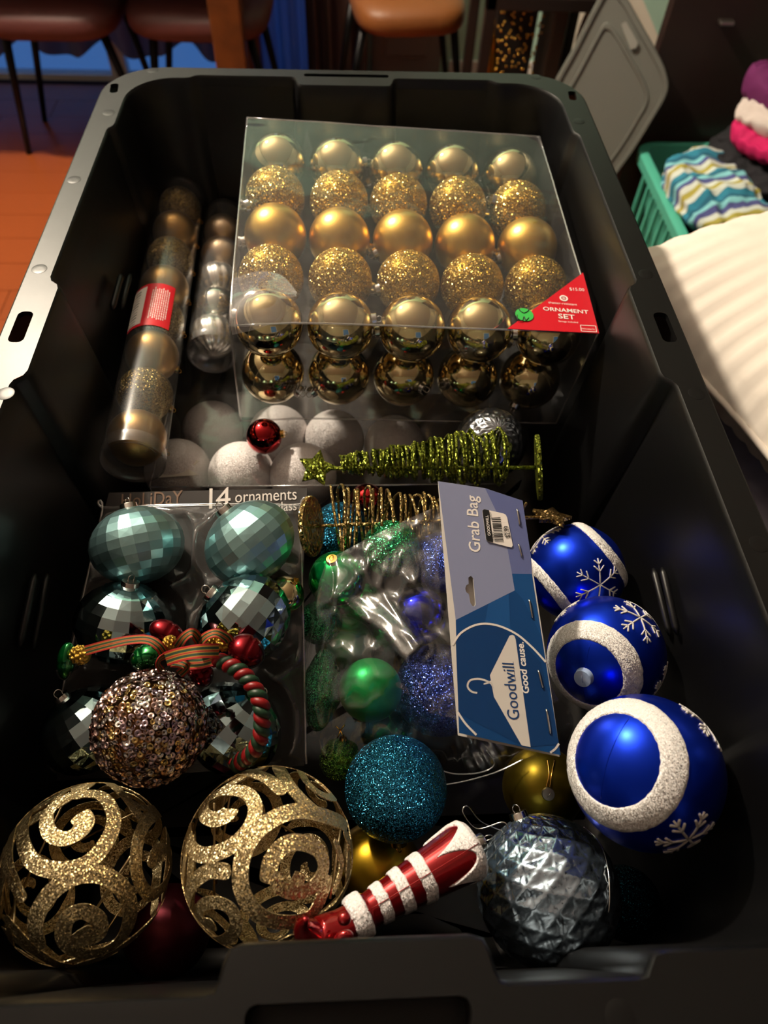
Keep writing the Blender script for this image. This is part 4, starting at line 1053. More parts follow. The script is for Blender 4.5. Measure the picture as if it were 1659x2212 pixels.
# ------------------------------------------------------------------ wire trees
M_gwire = glitter('green_glitter_wire', '#4c5a12', '#9aa23c', 700, .8, .3, metal=.8)
M_awire = glitter('gold_glitter_wire', '#86682f', '#d8bd82', 700, .8, .3, metal=.85)
M_star = glitter('brown_glitter_star', '#3a2c18', '#8a7040', 800, .8, .3, metal=.8)
def disc(mb, C, n, r, th):
    M = place(C, n); mb.lathe([(r * .98, -th), (r, -th * .4), (r, th * .4), (r * .98, th), (r * .3, th * 1.2)], 40, M)
def star_pts(C, n, x, R1, R2, th, mb):
    n = n.normalized(); x = (x - n * x.dot(n)).normalized(); y = n.cross(x); o = len(mb.v)
    ring = [C + (x * cos(pi * k / 5) + y * sin(pi * k / 5)) * (R1 if k % 2 == 0 else R2) for k in range(10)]
    mb.v += [p + n * th * .35 for p in ring] + [p - n * th * .35 for p in ring] + [C + n * th, C - n * th]
    for k in range(10):
        j = (k + 1) % 10
        mb.f += [(o + k, o + j, o + 20), (o + 10 + j, o + 10 + k, o + 21), (o + k, o + 10 + k, o + 10 + j, o + j)]
def wire_tree(name, label, P0, P1, r0, r1, turns, mat, disc_at, disc_r, star_at, star_r, star_n, star_mat, seed, wr=.0011, dn=None):
    """a lying cone of coiled glitter wire from P0 (radius r0) to P1 (r1); base disc on a stem; star at the other end"""
    ax = (P1 - P0).normalized(); F = frame(ax, UP); rr = random.Random(seed)
    t = thing(name, (P0 + P1) / 2 - UP * max(r0, r1), label, 'decoration')
    m = MB(); pts = []; n = turns * 22
    for i in range(n + 1):
        f = i / n; a = 2 * pi * turns * f; k = int(turns * f)
        rw = random.Random(seed * 99 + k); sc_ = rw.uniform(.72, 1.06); off = rw.uniform(-.5, .5)
        r = (r0 + (r1 - r0) * f) * sc_
        s = f + off * .018 + .014 * sin(a + rw.uniform(0, 6)) 
        pts.append(P0.lerp(P1, s) + F @ V((r * cos(a), r * sin(a), 0)))
    pts = [tuple((pts[max(i - 1, 0)] + pts[i] * 2 + pts[min(i + 1, n)]) / 4) for i in range(n + 1)]
    m.tube([V(p) for p in pts], wr, 6); m.build('coiled_wire', mat, t)
    MB().tube([disc_at, star_at.lerp(disc_at, .05)], wr * 1.3, 8).build('stem', mat, t)
    m = MB(); disc(m, disc_at, dn if dn else ax, disc_r, .0018); m.build('base_disc', mat, t, sharp=40)
    m = MB(); star_pts(star_at, star_n, UP + RT * .2, star_r, star_r * .55, .0045, m); m.build('star', star_mat, t, sharp=25)
    return t
DG = .60
wire_tree('wire_tree', 'green glitter wire tree lying on its side, star to the left', atd(735, 1003, DG), atd(1090, 985, DG), .008, .0275, 46, M_gwire, atd(1163, 1010, DG - .01), .0275, atd(684, 1012, DG), .0165, cv(.1, .15, 1), M_gwire, 3, .0013, cv(.985, .05, .17))
DA = .575
wire_tree('wire_tree', 'gold glitter wire tree lying on its side, round base to the left', atd(722, 1122, DA), atd(1130, 1108, DA + .01), .0300, .008, 30, M_awire, atd(673, 1137, DA - .01), .0245, atd(1192, 1116, DA - .01), .0165, cv(.1, .85, .4), M_star, 8, .0011, cv(.965, .05, .26))

# ------------------------------------------------------------------ gold scroll balls
M_scroll = glitter('gold_scroll', '#b89a60', '#efdcae', 1500, .5, .42, metal=.9)
M_scrollw = pmat('scroll_wire', '#c9b48a', .3, 1)
def c3(P): return [(x * .4822, 1600 + y * .4822) for x, y in P]
def scroll_ball(C, R, label, fronts, seed):
    t = thing('scroll_ball', C - V((0, 0, R)), label, 'ornament', 'gold scroll balls')
    n_cam = tocam(C)
    for pts, w0, w1, blob in fronts:
        pp = catmull(c3(pts), 8); dirs = [(onsphere(x, y, C, R) - C).normalized() for x, y in pp]; n = len(dirs)
        sc_ = (C - CAM).dot(FW) / FPX * .4822 * .98; w = []
        for i in range(n):
            f = i / (n - 1); ww = (w0 + (w1 - w0) * f)
            if blob and f > .86: ww *= 1 + blob * sin(pi * (f - .86) / .28)
            e0, e1 = min(1, i / 3), min(1, (n - 1 - i) / 3); ww *= max(.12, math.sqrt(max(0, 1 - (1 - min(e0, e1)) ** 2))); w.append(ww * sc_)
        on_ball(m := MB(), C, R, dirs, w, .0003); m.build('scroll', M_scroll, t, sharp=60)
    rr = random.Random(seed); used = []
    k = 0
    while k < 13:                              # scrolls round the sides and the far side
        d = V((rr.gauss(0, 1), rr.gauss(0, 1), rr.gauss(0, 1))).normalized()
        if d.dot(n_cam) > .12 or any(d.dot(u) > .72 for u in used): 
            k += .05; continue
        used.append(d); k += 1
        F = frame(d, V((rr.gauss(0, 1), rr.gauss(0, 1), rr.gauss(0, 1)))); hand = rr.choice((-1, 1)); dirs = []; n = 64
        for i in range(n):
            f = i / (n - 1); a = hand * (4.2 * pi * f * .9); r = .50 * (1 - f) ** .8 + .05; dirs.append(F @ V((sin(r) * cos(a), sin(r) * sin(a), cos(r))))
        w = [R * .075 * (1 - .25 * i / n) * min(1, (i + 1) / 4, (n - i) / 4) for i in range(n)]
        on_ball(m := MB(), C, R * (.985 + .01 * rr.random()), dirs, w, .0003); m.build('scroll', M_scroll, t, sharp=60)
    for i in range(7):                         # fine wire struts inside
        a = V((rr.gauss(0, 1), rr.gauss(0, 1), rr.gauss(0, 1))).normalized(); b = (a + V((rr.gauss(0, 1), rr.gauss(0, 1), rr.gauss(0, 1))) * 1.1).normalized()
        MB().tube([C + a * R * .98, C + b * R * .98], .00075, 6).build('wire_strut', M_scrollw, t)
    return t
S1 = bp(188, 1880, 194, .0515); S2 = bp(580, 1848, 193, .0520)
fr1 = [([(345, 160), (225, 215), (125, 330), (100, 440), (150, 545), (262, 580), (390, 548), (485, 440), (510, 335), (462, 252), (380, 238), (275, 262), (212, 335), (222, 412), (285, 440), (345, 415), (378, 365), (352, 328)], 33, 30, .5),
       ([(175, 935), (158, 810), (220, 690), (330, 610), (450, 600), (550, 665), (585, 770), (548, 880), (455, 945), (350, 950), (285, 890), (300, 800), (370, 765), (440, 800), (445, 860), (390, 885), (350, 850)], 36, 30, .6),
       ([(735, 300), (650, 370), (612, 490), (618, 610), (672, 690), (735, 650), (765, 560), (748, 490), (700, 495), (675, 570)], 30, 22, .3),
       ([(350, 150), (355, 215), (350, 262)], 40, 28, 0), ([(380, 165), (480, 185), (560, 250), (620, 330), (655, 350)], 24, 24, 0),
       ([(560, 260), (640, 300), (700, 300), (735, 260)], 20, 14, .3),
       ([(130, 300), (60, 400), (40, 540), (75, 650), (110, 720)], 26, 22, 0), ([(100, 720), (55, 640), (22, 560), (18, 480)], 20, 16, .2),
       ([(20, 790), (80, 860), (150, 930), (240, 990), (330, 1010)], 26, 22, 0), ([(330, 1010), (480, 960), (600, 880), (700, 780), (745, 700)], 24, 22, 0),
       ([(40, 830), (60, 930), (150, 1000), (260, 1030)], 22, 20, 0)]
fr2 = [([(1275, 240), (1190, 165), (1065, 140), (955, 180), (872, 270), (840, 385), (862, 485), (930, 512), (1040, 470), (1120, 385), (1143, 295), (1098, 232), (1000, 225), (922, 275), (915, 330), (960, 352), (1015, 330), (1030, 305)], 33, 30, .5),
       ([(1555, 375), (1450, 335), (1330, 315), (1215, 355), (1120, 445), (1078, 570), (1090, 690), (1165, 785), (1280, 815), (1390, 785), (1445, 690), (1465, 600)], 36, 34, 0),
       ([(1200, 640), (1215, 540), (1270, 470), (1345, 455), (1425, 490), (1450, 570), (1400, 655), (1310, 680), (1240, 640), (1260, 590)], 36, 26, 0), ([(1310, 690), (1330, 640), (1350, 590)], 34, 26, .4),
       ([(1035, 590), (935, 585), (855, 655), (842, 770), (900, 865), (1000, 895), (1058, 835), (1035, 755), (965, 725), (900, 745), (908, 810), (965, 828)], 32, 24, .4),
       ([(1330, 105), (1410, 110), (1475, 175), (1495, 250), (1440, 240), (1375, 185), (1345, 130)], 24, 20, 0), ([(1240, 105), (1300, 205), (1400, 305), (1480, 350), (1550, 385)], 34, 24, 0),
       ([(1150, 90), (1240, 75), (1330, 105)], 20, 18, 0), ([(1540, 400), (1580, 500), (1565, 620), (1500, 740), (1420, 800)], 24, 24, 0), ([(1500, 440), (1530, 560), (1490, 690)], 18, 16, .4),
       ([(815, 430), (805, 560), (830, 720), (880, 860), (960, 950)], 18, 18, 0), ([(960, 940), (1080, 960), (1200, 930), (1320, 870)], 22, 18, 0)]
scroll_ball(S1, .0515, 'gold glitter openwork scroll ball in the near left corner', fr1, 31)
scroll_ball(S2, .0520, 'gold glitter openwork scroll ball touching the toe of the elf leg', fr2, 47)

# ------------------------------------------------------------------ elf leg
M_redp = pmat('red_lacquer', '#a30a14', .14, .75, coat=1)
M_snow = glitter('white_frost', '#e2d6d4', '#ffffff', 1600, .4, .5, metal=.03)
c4 = lambda x, y: (600 + x * .4822, 1560 + y * .4822)
e0 = atd(*c4(322, 895), .400); e1 = atd(*c4(885, 552), .432); ed = (e1 - e0); EL = ed.length; ed.normalize()
EF = frame(ed, cv(0, 0, 1)); pxm = .415 / FPX
elf = thing('elf_leg', e0 - UP * .02, 'red and white striped glass elf leg with curled red shoe, lying on the scroll ball', 'ornament')
def er(t):                                   # radius of the leg along its length
    P = ((0, 36), (.05, 41), (.12, 41), (.14, 35), (.3, 40), (.45, 46), (.6, 51), (.75, 57), (.88, 63), (.95, 62), (.985, 52), (1.0, 30))
    for (a, ra), (b, rb_) in zip(P, P[1:]):
        if t <= b: return (ra + (rb_ - ra) * (t - a) / (b - a)) * pxm
    return 30 * pxm
def ep(t, a, lift=0): r = er(t) + lift; return e0 + ed * (EL * t) + EF @ V((r * cos(a), r * sin(a), 0))
MB().grid(lambda u, v: ep(v, 2 * pi * u), 48, 80, True).build('leg', M_redp, elf)
def collar(t0, t1, lift=.0009):
    def fn(u, v):
        a = 2 * pi * u; w = .008 * noise.noise(V((cos(a) * 3, sin(a) * 3, t0 * 9))); e = min(1, v * 8, (1 - v) * 8)
        return ep(min(max(t0 + (t1 - t0) * v + w, 0), 1), a, lift * math.sqrt(e) - .0001 + .0002 * noise.noise(V((cos(a) * 22, sin(a) * 22, v * 14))))
    MB().grid(fn, 72, 20, True).build('white_stripe', M_snow, elf)
for a, b in ((.195, .275), (.345, .43), (.505, .595)): collar(a, b)
collar(-.0, .125, .0016)
def flare(u, v):
    a = 2 * pi * u; tb = .655 + .26 * (abs(cos(2.5 * a + .5)) ** .75); t = tb + (1.0 - tb) * v; e = min(1, v * 10)
    return ep(t, a, .0011 * math.sqrt(e) - .0001 + .00018 * noise.noise(V((cos(a) * 22, sin(a) * 22, v * 14))))
MB().grid(flare, 160, 26, True).build('white_top', M_snow, elf)
M = place(e1, ed, None, .0125); a_, b_ = cap_meshes('silver')
m = MB(); m.lathe([(.40, -.06), (.42, .0), (.40, .45), (.37, .5), (.1, .52)], 32, M, rfn=lambda a, h: 1 + .04 * sin(16 * a)); cp = m.build('cap', M_silver, elf, sharp=40)
m = MB(); lp = e1 + ed * .0068; m.tube([lp + ed * (.003 * sin(2 * pi * k / 16) + .0025) + EF @ V((.003 * cos(2 * pi * k / 16), 0, 0)) for k in range(16)], .0004, 6, closed=True); m.build('hanging_loop', M_silver, cp)
pts = [(335, 888), (280, 925), (215, 950), (160, 960), (125, 935), (112, 905), (128, 880)]
rad = [34, 37, 38, 34, 26, 15, 5]
pp = catmull([tuple(atd(*c4(x, y), .400 - .004 * i)) + (r * pxm,) for i, ((x, y), r) in enumerate(zip(pts, rad))], 6)
m = MB(); m.tube([V(p[:3]) for p in pp], [p[3] for p in pp], 28); m.build('shoe', M_redp, elf)
m = MB(); cushion(m, atd(*c4(298, 880), .372), .0036, .0036, .0036, 2, n=(20, 12)); m.build('pompom', M_redp, elf)
m = MB(); q = catmull([tuple(atd(*c4(x, y), .378)) for x, y in ((262, 985), (285, 955), (318, 952), (322, 985), (300, 1000))], 5); m.tube([V(p) for p in q], .0022, 10); m.build('shoe_trim', M_redp, elf)
m = MB(); q = [ep(t, a_s := math.atan2(*(lambda w: (w.y, w.x))(EF.transposed() @ (tocam(e0) - ed * tocam(e0).dot(ed)))), .0012) for t in [i / 40 for i in range(40)]]
m.tube(q, .00025, 5); m.build('mould_seam', M_redp, elf)

# ------------------------------------------------------------------ ribbon and jingle bells
c6 = lambda x, y: (80 + x * .3617, 1040 + y * .3617)
M_rib = stripes('plaid_ribbon', ((0, '#a3100a'), (.14, '#a5761c'), (.22, '#0f3318'), (.40, '#a5761c'), (.46, '#990f0a'), (.56, '#a5761c'), (.62, '#0f3318'), (.80, '#a5761c'), (.86, '#a3100a')), 1, 1, .7, 0)
M_bellr = pmat('red_bell_paint', '#66040f', .24, .85, coat=.1); M_bellg = pmat('green_bell_paint', '#07662a', .16, .8, coat=.6)
M_mesh = pmat('gold_braid', '#b8923c', .3, .9, bump=(500, .8, .002))
DC = .452
cl = thing('bell_cluster', atd(430, 1420, DC + .03), 'bunch of red and green jingle bells tied with striped ribbon and twisted cord', 'ornament')
def bell(px, py, rx, ry, rot, mat, D, slit=True, nm='bell'):
    C = atd(px, py, D); s = D / FPX; F = Matrix((RT * cos(rot) + UP * sin(rot), -RT * sin(rot) + UP * cos(rot), -FW)).transposed(); m = MB()
    def fn(u, v):
        a, b = 2 * pi * u, pi * (v - .5); x, y, z = cos(b) * cos(a), sin(b), cos(b) * sin(a)
        g = 1 + .05 * cos(4 * a) * cos(b); r = 1 - .10 * exp(-((y + .12) / .06) ** 2)
        return C + F @ V((x * rx * s * g * r, y * ry * s, z * rx * s * g * r))
    m.grid(fn, 40, 28, True); o = m.build(nm, mat, cl)
    if slit:
        m = MB()
        for k in range(3):
            q = [C + F @ V((sin(b) * rx * s * 1.0 * cos(k * 2.1 + .4), -cos(b) * ry * s * 1.0, sin(b) * rx * s * 1.0 * sin(k * 2.1 + .4))) for b in [t * .13 for t in range(9)]]
            m.tube(q, .0008, 6)
        m.build('slit', M_ink, o)
    return o
bell(*c6(775, 905), 26, 40, 1.1, M_bellr, DC + .012)
bell(*c6(655, 1050), 27, 34, -1.15, M_bellg, DC + .008)
bell(*c6(1245, 1015), 36, 41, 1.15, M_bellr, DC - .002)
bell(*c6(175, 1070), 19, 40, -.15, M_bellg, DC + .02)
bell(*c6(975, 1135), 26, 34, .5, M_bellr, DC + .012)
def braid(px, py, rx, ry, rot, D):
    C = atd(px, py, D); s = D / FPX; F = Matrix((RT * cos(rot) + UP * sin(rot), -RT * sin(rot) + UP * cos(rot), -FW)).transposed(); m = MB()
    def fn(u, v):
        a, b = 2 * pi * u, pi * (v - .5); k = 1 + .10 * sin(9 * a + 7 * b) * cos(b) + .10 * sin(9 * a - 7 * b) * cos(b)
        return C + F @ V((cos(b) ** .7 * cos(a) * rx * s * k, sin(b) * ry * s, cos(b) ** .7 * sin(a) * rx * s * k))
    m.grid(fn, 72, 36, True); return m.build('braided_bead', M_mesh, cl)
braid(*c6(795, 962), 14, 16, .4, DC - .004); braid(*c6(1120, 965), 17, 18, .9, DC - .002); braid(*c6(258, 1036), 19, 22, 1.45, DC + .012); braid(*c6(1040, 950), 13, 15, .2, DC); braid(*c6(1010, 1060), 14, 15, -.3, DC)
def ribbon(pts, w, tilt=0., ph=0.):
    pp = catmull([tuple(atd(*c6(x, y), d)) for x, y, d in pts], 8); P = [V(p) for p in pp]; S, N = [], []
    for i in range(len(P)):
        t = (P[min(i + 1, len(P) - 1)] - P[max(i - 1, 0)]).normalized(); s0 = t.cross(tocam(P[i])).normalized(); n0 = s0.cross(t)
        a = tilt * sin(pi * i / (len(P) - 1) + ph); S.append(s0 * cos(a) + n0 * sin(a)); N.append(n0 * cos(a) - s0 * sin(a))
    m = MB(); m.strip(P, S, [w * DC / FPX] * len(P), N, .00025, True); return m.build('ribbon', M_rib, cl, sharp=50)
D0 = DC - .006
ribbon([(290, 1010, D0 + .012), (420, 975, D0), (550, 948, D0), (660, 945, D0 - .004), (730, 985, D0 - .004), (768, 1045, D0)], 10.5, .5)
ribbon([(770, 1060, D0 - .004), (850, 1035, D0 - .012), (960, 1015, D0 - .016), (1085, 1010, D0 - .006)], 15, .35)
ribbon([(835, 990, D0), (880, 930, D0 - .008), (930, 905, D0 - .008), (975, 960, D0)], 11, .6)
ribbon([(960, 975, D0), (1010, 925, D0 - .006), (1070, 905, D0 - .006), (1130, 935, D0 - .002), (1150, 960, D0)], 11, .7, .5)
ribbon([(770, 1040, D0 - .002), (735, 1060, D0 - .006), (722, 1095, D0 - .004), (745, 1130, D0)], 7, .9)
ribbon([(800, 1080, D0), (860, 1090, D0 - .004), (890, 1110, D0 - .003), (850, 1150, D0)], 10, .5)
ribbon([(900, 1085, D0), (985, 1080, D0 - .003), (1080, 1050, D0)], 14, .4)
cp_ = catmull([tuple(atd(*c6(x, y), d)) for x, y, d in ((1075, 1065, DC - .004), (1165, 1105, DC - .012), (1240, 1160, DC - .016), (1300, 1240, DC - .02), (1338, 1335, DC - .024), (1345, 1430, DC - .024), (1335, 1530, DC - .022), (1295, 1610, DC - .016), (1235, 1655, DC - .008), (1185, 1700, DC))], 20)
cP = [V(p) for p in cp_]
for ph, mt, nm in ((0, pmat('red_cord', '#7a0a0e', .4), 'red_strand'), (pi, pmat('green_cord', '#12301c', .45), 'green_strand')):
    q = []; Ls = 0
    for i, p in enumerate(cP):
        t = (cP[min(i + 1, len(cP) - 1)] - cP[max(i - 1, 0)]).normalized(); s0 = t.cross(tocam(p)).normalized(); n0 = s0.cross(t)
        if i: Ls += (p - cP[i - 1]).length
        a = Ls / .0105 * 2 * pi + ph; q.append(p + (s0 * cos(a) + n0 * sin(a)) * .0026)
    MB().tube(q, .0029, 12).build(nm, mt, cl)

# ------------------------------------------------------------------ the grab bag: header card, film, ornaments inside
c2 = lambda x, y: (620 + x * .3918, 1020 + y * .3918)
bag = thing('grab_bag', atd(900, 1450, .56), 'clear bag of green and blue ornaments under a folded blue cardboard header', 'bag')
K1, K2, K3 = atd(945, 1040, .478), atd(990, 1587, .432), atd(1128, 1088, .480)
cn = (K2 - K1).cross(K3 - K1).normalized(); cn = cn if cn.dot(CAM - K1) > 0 else -cn
CP = (K1, cn); cc = lambda x, y, d=0: onplane(*c2(x, y), (K1 + cn * d, cn))
def cpoly(name, pts, color, d, parent, mat=None, rough=.35): return MB().poly([cc(*p) for p in pts], cn * d).build(name, mat or pmat('card_' + color.strip('#'), color, rough), parent, smooth=False)
outl = [(833, 50), (1090, 88), (1298, 157), (1508, 1560), (948, 1438)]
hole = [(1000, 580), (1014, 572), (1026, 584), (1040, 728), (1034, 740), (1022, 738), (1010, 720), (1003, 672), (988, 662), (982, 640), (990, 622), (1001, 616)]
M_cardw = pmat('white_card', '#d8d2cb', .55)
m = MB(); loops = [[cc(*p) for p in outl], [cc(*p) for p in hole]]; fl_ = [p for l in loops for p in l]; tri = geometry.tessellate_polygon(loops)
m.add(fl_, tri); m.add([p - cn * .0012 for p in fl_], [t[::-1] for t in tri])
for l in loops:
    o = m.add(l, []); n = len(l); m.v += [p - cn * .0012 for p in l]; m.f += [(o + i, o + (i + 1) % n, o + n + (i + 1) % n, o + n + i) for i in range(n)]
hd = m.build('header_card', M_cardw, bag, smooth=False, recalc=True)
# the folded back flap, a little open behind the front
m = MB(); q = [cc(1305, 235), cc(1330, 250), cc(1512, 1562), cc(1506, 1560)]
m.slab([cc(840, 60) - cn * .005, cc(1290, 150) - cn * .005, cc(1318, 240) - cn * .0045, cc(1400, 850) - cn * .0042, cc(1512, 1570) - cn * .004, cc(955, 1452) - cn * .007], cn, .001); m.build('back_flap', M_cardw, bag, smooth=False)
h_in = list(reversed(hole))
def cpoly_h(name, pts, color, d):
    loops = [[cc(*p) for p in pts], [cc(*p) for p in hole]]; f = [p + cn * d for l in loops for p in l]
    return MB().add(f, geometry.tessellate_polygon(loops))
ink1 = lambda c: pmat('card_' + c.strip('#'), c, .35)
m = MB(); loops = [[cc(*p) for p in [(833, 50), (1090, 88), (1298, 157), (1345, 470), (1350, 562), (1240, 560), (1255, 652), (930, 815)]], [cc(*p) for p in hole]]
m.add([p + cn * .0001 for l in loops for p in l], geometry.tessellate_polygon(loops)); m.build('lavender_print', ink1('#848aa8'), hd, smooth=False)
cpoly('violet_print', [(1092, 90), (1298, 157), (1345, 470), (1350, 562), (1240, 560), (1210, 395), (1160, 230)], '#5d6694', .00018, hd)
cpoly('navy_print', [(930, 815), (1255, 652), (1240, 560), (1350, 562), (1508, 1560), (948, 1438)], '#0a3c70', .0001, hd)
cpoly('blue_print', [(1110, 725), (1222, 672), (1232, 880), (1180, 845), (1090, 835)], '#154a82', .00018, hd)
cpoly('blue_print', [(1255, 652), (1240, 560), (1350, 562), (1400, 900), (1350, 800), (1300, 700)], '#12467c', .00018, hd)
cpoly('deep_blue_print', [(930, 930), (1060, 840), (1180, 860), (1290, 930), (1400, 1050), (1500, 1500), (1340, 1515), (1235, 900), (1118, 1120), (1140, 1235), (1290, 1505), (945, 1330)], '#073363', .00022, hd)
cpoly('hanger_print', [(1226, 902), (1240, 897), (1252, 902), (1260, 922), (1342, 1516), (1292, 1505), (1140, 1238), (1118, 1120)], '#d9d3cc', .0003, hd)
def cstroke(mb, pts, w, d=.0003):
    pp = catmull(pts, 8); P = [cc(x, y) for x, y in pp]
    for a, b in zip(P, P[1:]):
        s = cn.cross((b - a).normalized()) * w; e = (b - a).normalized() * w * .35; mb.poly([a - e + s, b + e + s, b + e - s, a - e - s], cn * d)
m = MB(); wpx = .3918 * .45 / FPX
cstroke(m, [(914, 950), (960, 885), (1050, 840), (1150, 843), (1260, 890), (1350, 965), (1424, 1045)], 5.5 * wpx)
cstroke(m, [(942, 1325), (985, 1388), (1042, 1447)], 5.5 * wpx); cstroke(m, [(1452, 1545), (1478, 1525), (1497, 1498)], 5.5 * wpx)
cstroke(m, [(1138, 1188), (1118, 1160), (1060, 1140), (1010, 1148), (995, 1180), (1015, 1208), (1046, 1217)], 5 * wpx); cstroke(m, [(1118, 1160), (1085, 1168), (1130, 1150)], 3 * wpx)
text_on(m, 'Grab Bag', cc(1066, 440), cc(1046, 128), cn, .0003, 1.05, shear=.12, bold=.008)
text_on(m, 'Good cause.', cc(1334, 1218), cc(1302, 936), cn, .0003, 1.0, shear=.18, bold=.022)
m.build('white_lettering', M_print, hd, smooth=False)
m = MB(); A, B = cc(1281, 1362), cc(1247, 1047); text_on(m, 'Goodwill', A, B, cn, .0005, 1.15, shear=.12)
ux = (B - A).normalized(); uy = cn.cross(ux); h_ = (B - A).length
for f in (.40, .575, .70, .735, .80, .90, .985): m.poly([A + ux * (h_ * f - h_ * .022) + cn * .0005, A + ux * (h_ * f + h_ * .022) + cn * .0005, A + ux * (h_ * f + h_ * .022) + uy * h_ * .008 + cn * .0005, A + ux * (h_ * f - h_ * .022) + uy * h_ * .008 + cn * .0005])
m.build('blue_lettering', ink1('#123a6e'), hd, smooth=False)
stq = [(1084, 205), (1190, 229), (1204, 236), (1212, 252), (1243, 405), (1236, 416), (1222, 414), (1106, 384), (1096, 374), (1075, 215)]
tagp = MB().slab([cc(*p) + cn * .0005 for p in stq], cn, .0003).build('price_sticker', M_print, bag, smooth=False)
cpoly('black_panel', [(1084, 206), (1112, 212), (1122, 290), (1134, 388), (1106, 384), (1096, 374), (1075, 215)], '#121212', .001, tagp, M_ink)
m = MB(); text_on(m, 'GOODWILL', cc(1120, 352), cc(1106, 240), cn, .0012, 1.0, bold=.02); m.build('white_lettering', M_print, tagp, smooth=False)
m = MB(); text_on(m, 'WARES', cc(1142, 383), cc(1136, 333), cn, .0012); text_on(m, 'BLACK', cc(1128, 262), cc(1122, 222), cn, .0012); text_on(m, '$2.99', cc(1228, 362), cc(1216, 298), cn, .0012, 1.2, bold=.01); text_on(m, '8002024', cc(1202, 352), cc(1195, 308), cn, .0012)
rb = random.Random(8); y = 0.0
while y < .98:
    wbar = rb.choice((.02, .035, .05)); a, b = y, min(y + wbar, 1)
    L_ = lambda f, s: cc(1143 + 48 * s + (-20) * f * .9, 385 - 135 * f - 2 * s)
    m.poly([L_(a, .0), L_(b, .0), L_(b, 1), L_(a, 1)], cn * .0012); y = b + rb.choice((.015, .03, .045))
m.build('black_lettering', M_ink, tagp, smooth=False)
for a, b in (((1266, 206), (1281, 292)), ((1275, 400), (1292, 465)), ((1333, 705), (1350, 800)), ((1384, 1095), (1406, 1185)), ((1428, 1310), (1448, 1438))):
    A, B = cc(*a), cc(*b); MB().tube([A - cn * .0004, A + cn * .0007, A.lerp(B, .1) + cn * .0010, A.lerp(B, .9) + cn * .0010, B + cn * .0007, B - cn * .0004], .0006, 6).build('staple', M_silver, bag)
# ornaments in the bag
M_grs = pmat('green_satin', '#12a04e', .36, .6); M_grm = pmat('green_mirror', '#14b45c', .1, .9); M_grg = glitter('green_glitter', '#128048', '#5fe09a', 40, .9, .25); M_lgg = glitter('lime_glitter', '#3f8f2e', '#b4ec70', 40, .9, .25)
M_blm = pmat('blue_mirror', '#1c22c0', .1, 1); M_blg = glitter('navy_glitter', '#1a2a90', '#6a84ee', 60, .8, .28); M_grey = pmat('grey_satin', '#6d6f72', .35, .8)
me_grs, me_grm, me_grg, me_blm, me_blg = [sphere_mesh('bag_ball', x, 48, 24) for x in (M_grs, M_grm, M_grg, M_blm, M_blg)]
me_lgr = sphere_mesh('ribbed_ball', M_lgg, 64, 48, lambda p: .05 * cos(18 * p.z)); me_gyr = sphere_mesh('ribbed_grey', M_grey, 64, 48, lambda p: .05 * cos(16 * p.z), squash=1.4)
me_fin = sphere_mesh('finial', M_grg, 48, 32, lambda p: .08 * cos(5 * p.z), squash=2.0); me_drk = sphere_mesh('dark_green', pmat('dark_green_mirror', '#0a7038', .12, .9), 48, 24)
G = 'ornaments in the clear bag'
for x, y, rp, D, me, lb, ax, cap in (
    (800, 1490, 68, .535, me_grs, 'satin green ball in the middle of the clear bag', cv(-.3, -.7, -.2), 'gold'), (728, 1252, 62, .548, me_grm, 'shiny green ball in the upper left of the clear bag', cv(-.1, .6, .6), 'gold'),
    (845, 1185, 62, .565, me_grg, 'green glitter ball near the top of the clear bag', cv(.5, .5, 0), None), (694, 1490, 44, .552, me_fin, 'long green glitter finial along the left side of the clear bag', cv(.12, 1, 0), None),
    (735, 1640, 44, .555, me_lgr, 'ribbed lime glitter ball at the bottom left of the clear bag', cv(.15, 1, .1), 'gold'), (835, 1575, 58, .575, me_drk, 'dark green shiny ball behind the loose teal glitter ball', cv(.4, .2, -.3), None),
    (905, 1330, 62, .555, me_blm, 'shiny violet-blue ball in the clear bag left of the header card', cv(-.5, .4, .4), None), (955, 1215, 66, .575, me_blg, 'blue glitter ball at the top of the clear bag behind the header card', cv(.5, .5, 0), None),
    (950, 1490, 98, .565, me_blg, 'large navy glitter ball in the clear bag beside the header card', cv(.5, -.5, 0), None), (745, 1395, 64, .585, me_grs, 'satin green ball in the clear bag under the bright film crease', cv(.5, .5, 0), None), (692, 1345, 48, .57, me_grg, 'small green glitter ball at the left edge of the clear bag', cv(-.5, .5, 0), None), (780, 1310, 52, .60, me_grm, 'shiny green ball deep in the upper part of the clear bag', cv(-.5, .5, 0), None), (825, 1385, 56, .61, me_drk, 'dark green shiny ball deep in the centre of the clear bag', cv(.5, .5, 0), None),
    (1050, 1632, 40, .56, me_gyr, 'ribbed grey finial under the lower edge of the header card', cv(-.7, -.4, 0), None), (1085, 1440, 90, .60, me_blm, 'shiny blue ball hidden under the header card', cv(.5, .5, 0), None)):
    bauble('bag_ornament', me, atd(x, y, D), rp * D / FPX, lb, 'ornament', G, ax, cap)
m = MB(); b0_ = atd(735, 1578, .51)
for sx_, sy_ in ((-1, .6), (1, .8), (-.6, -1), (.8, -.9)): m.tube([b0_, b0_ + (RT * sx_ * 5 + UP * sy_ * 9) * .5 / FPX + cn * .001, b0_ + (RT * sx_ * 10 + UP * sy_ * 16) * .5 / FPX], .0005, 5)
tag(m.build('gold_thread', M_goldcap), 'gold thread bow inside the lower left of the clear bag', 'thread')
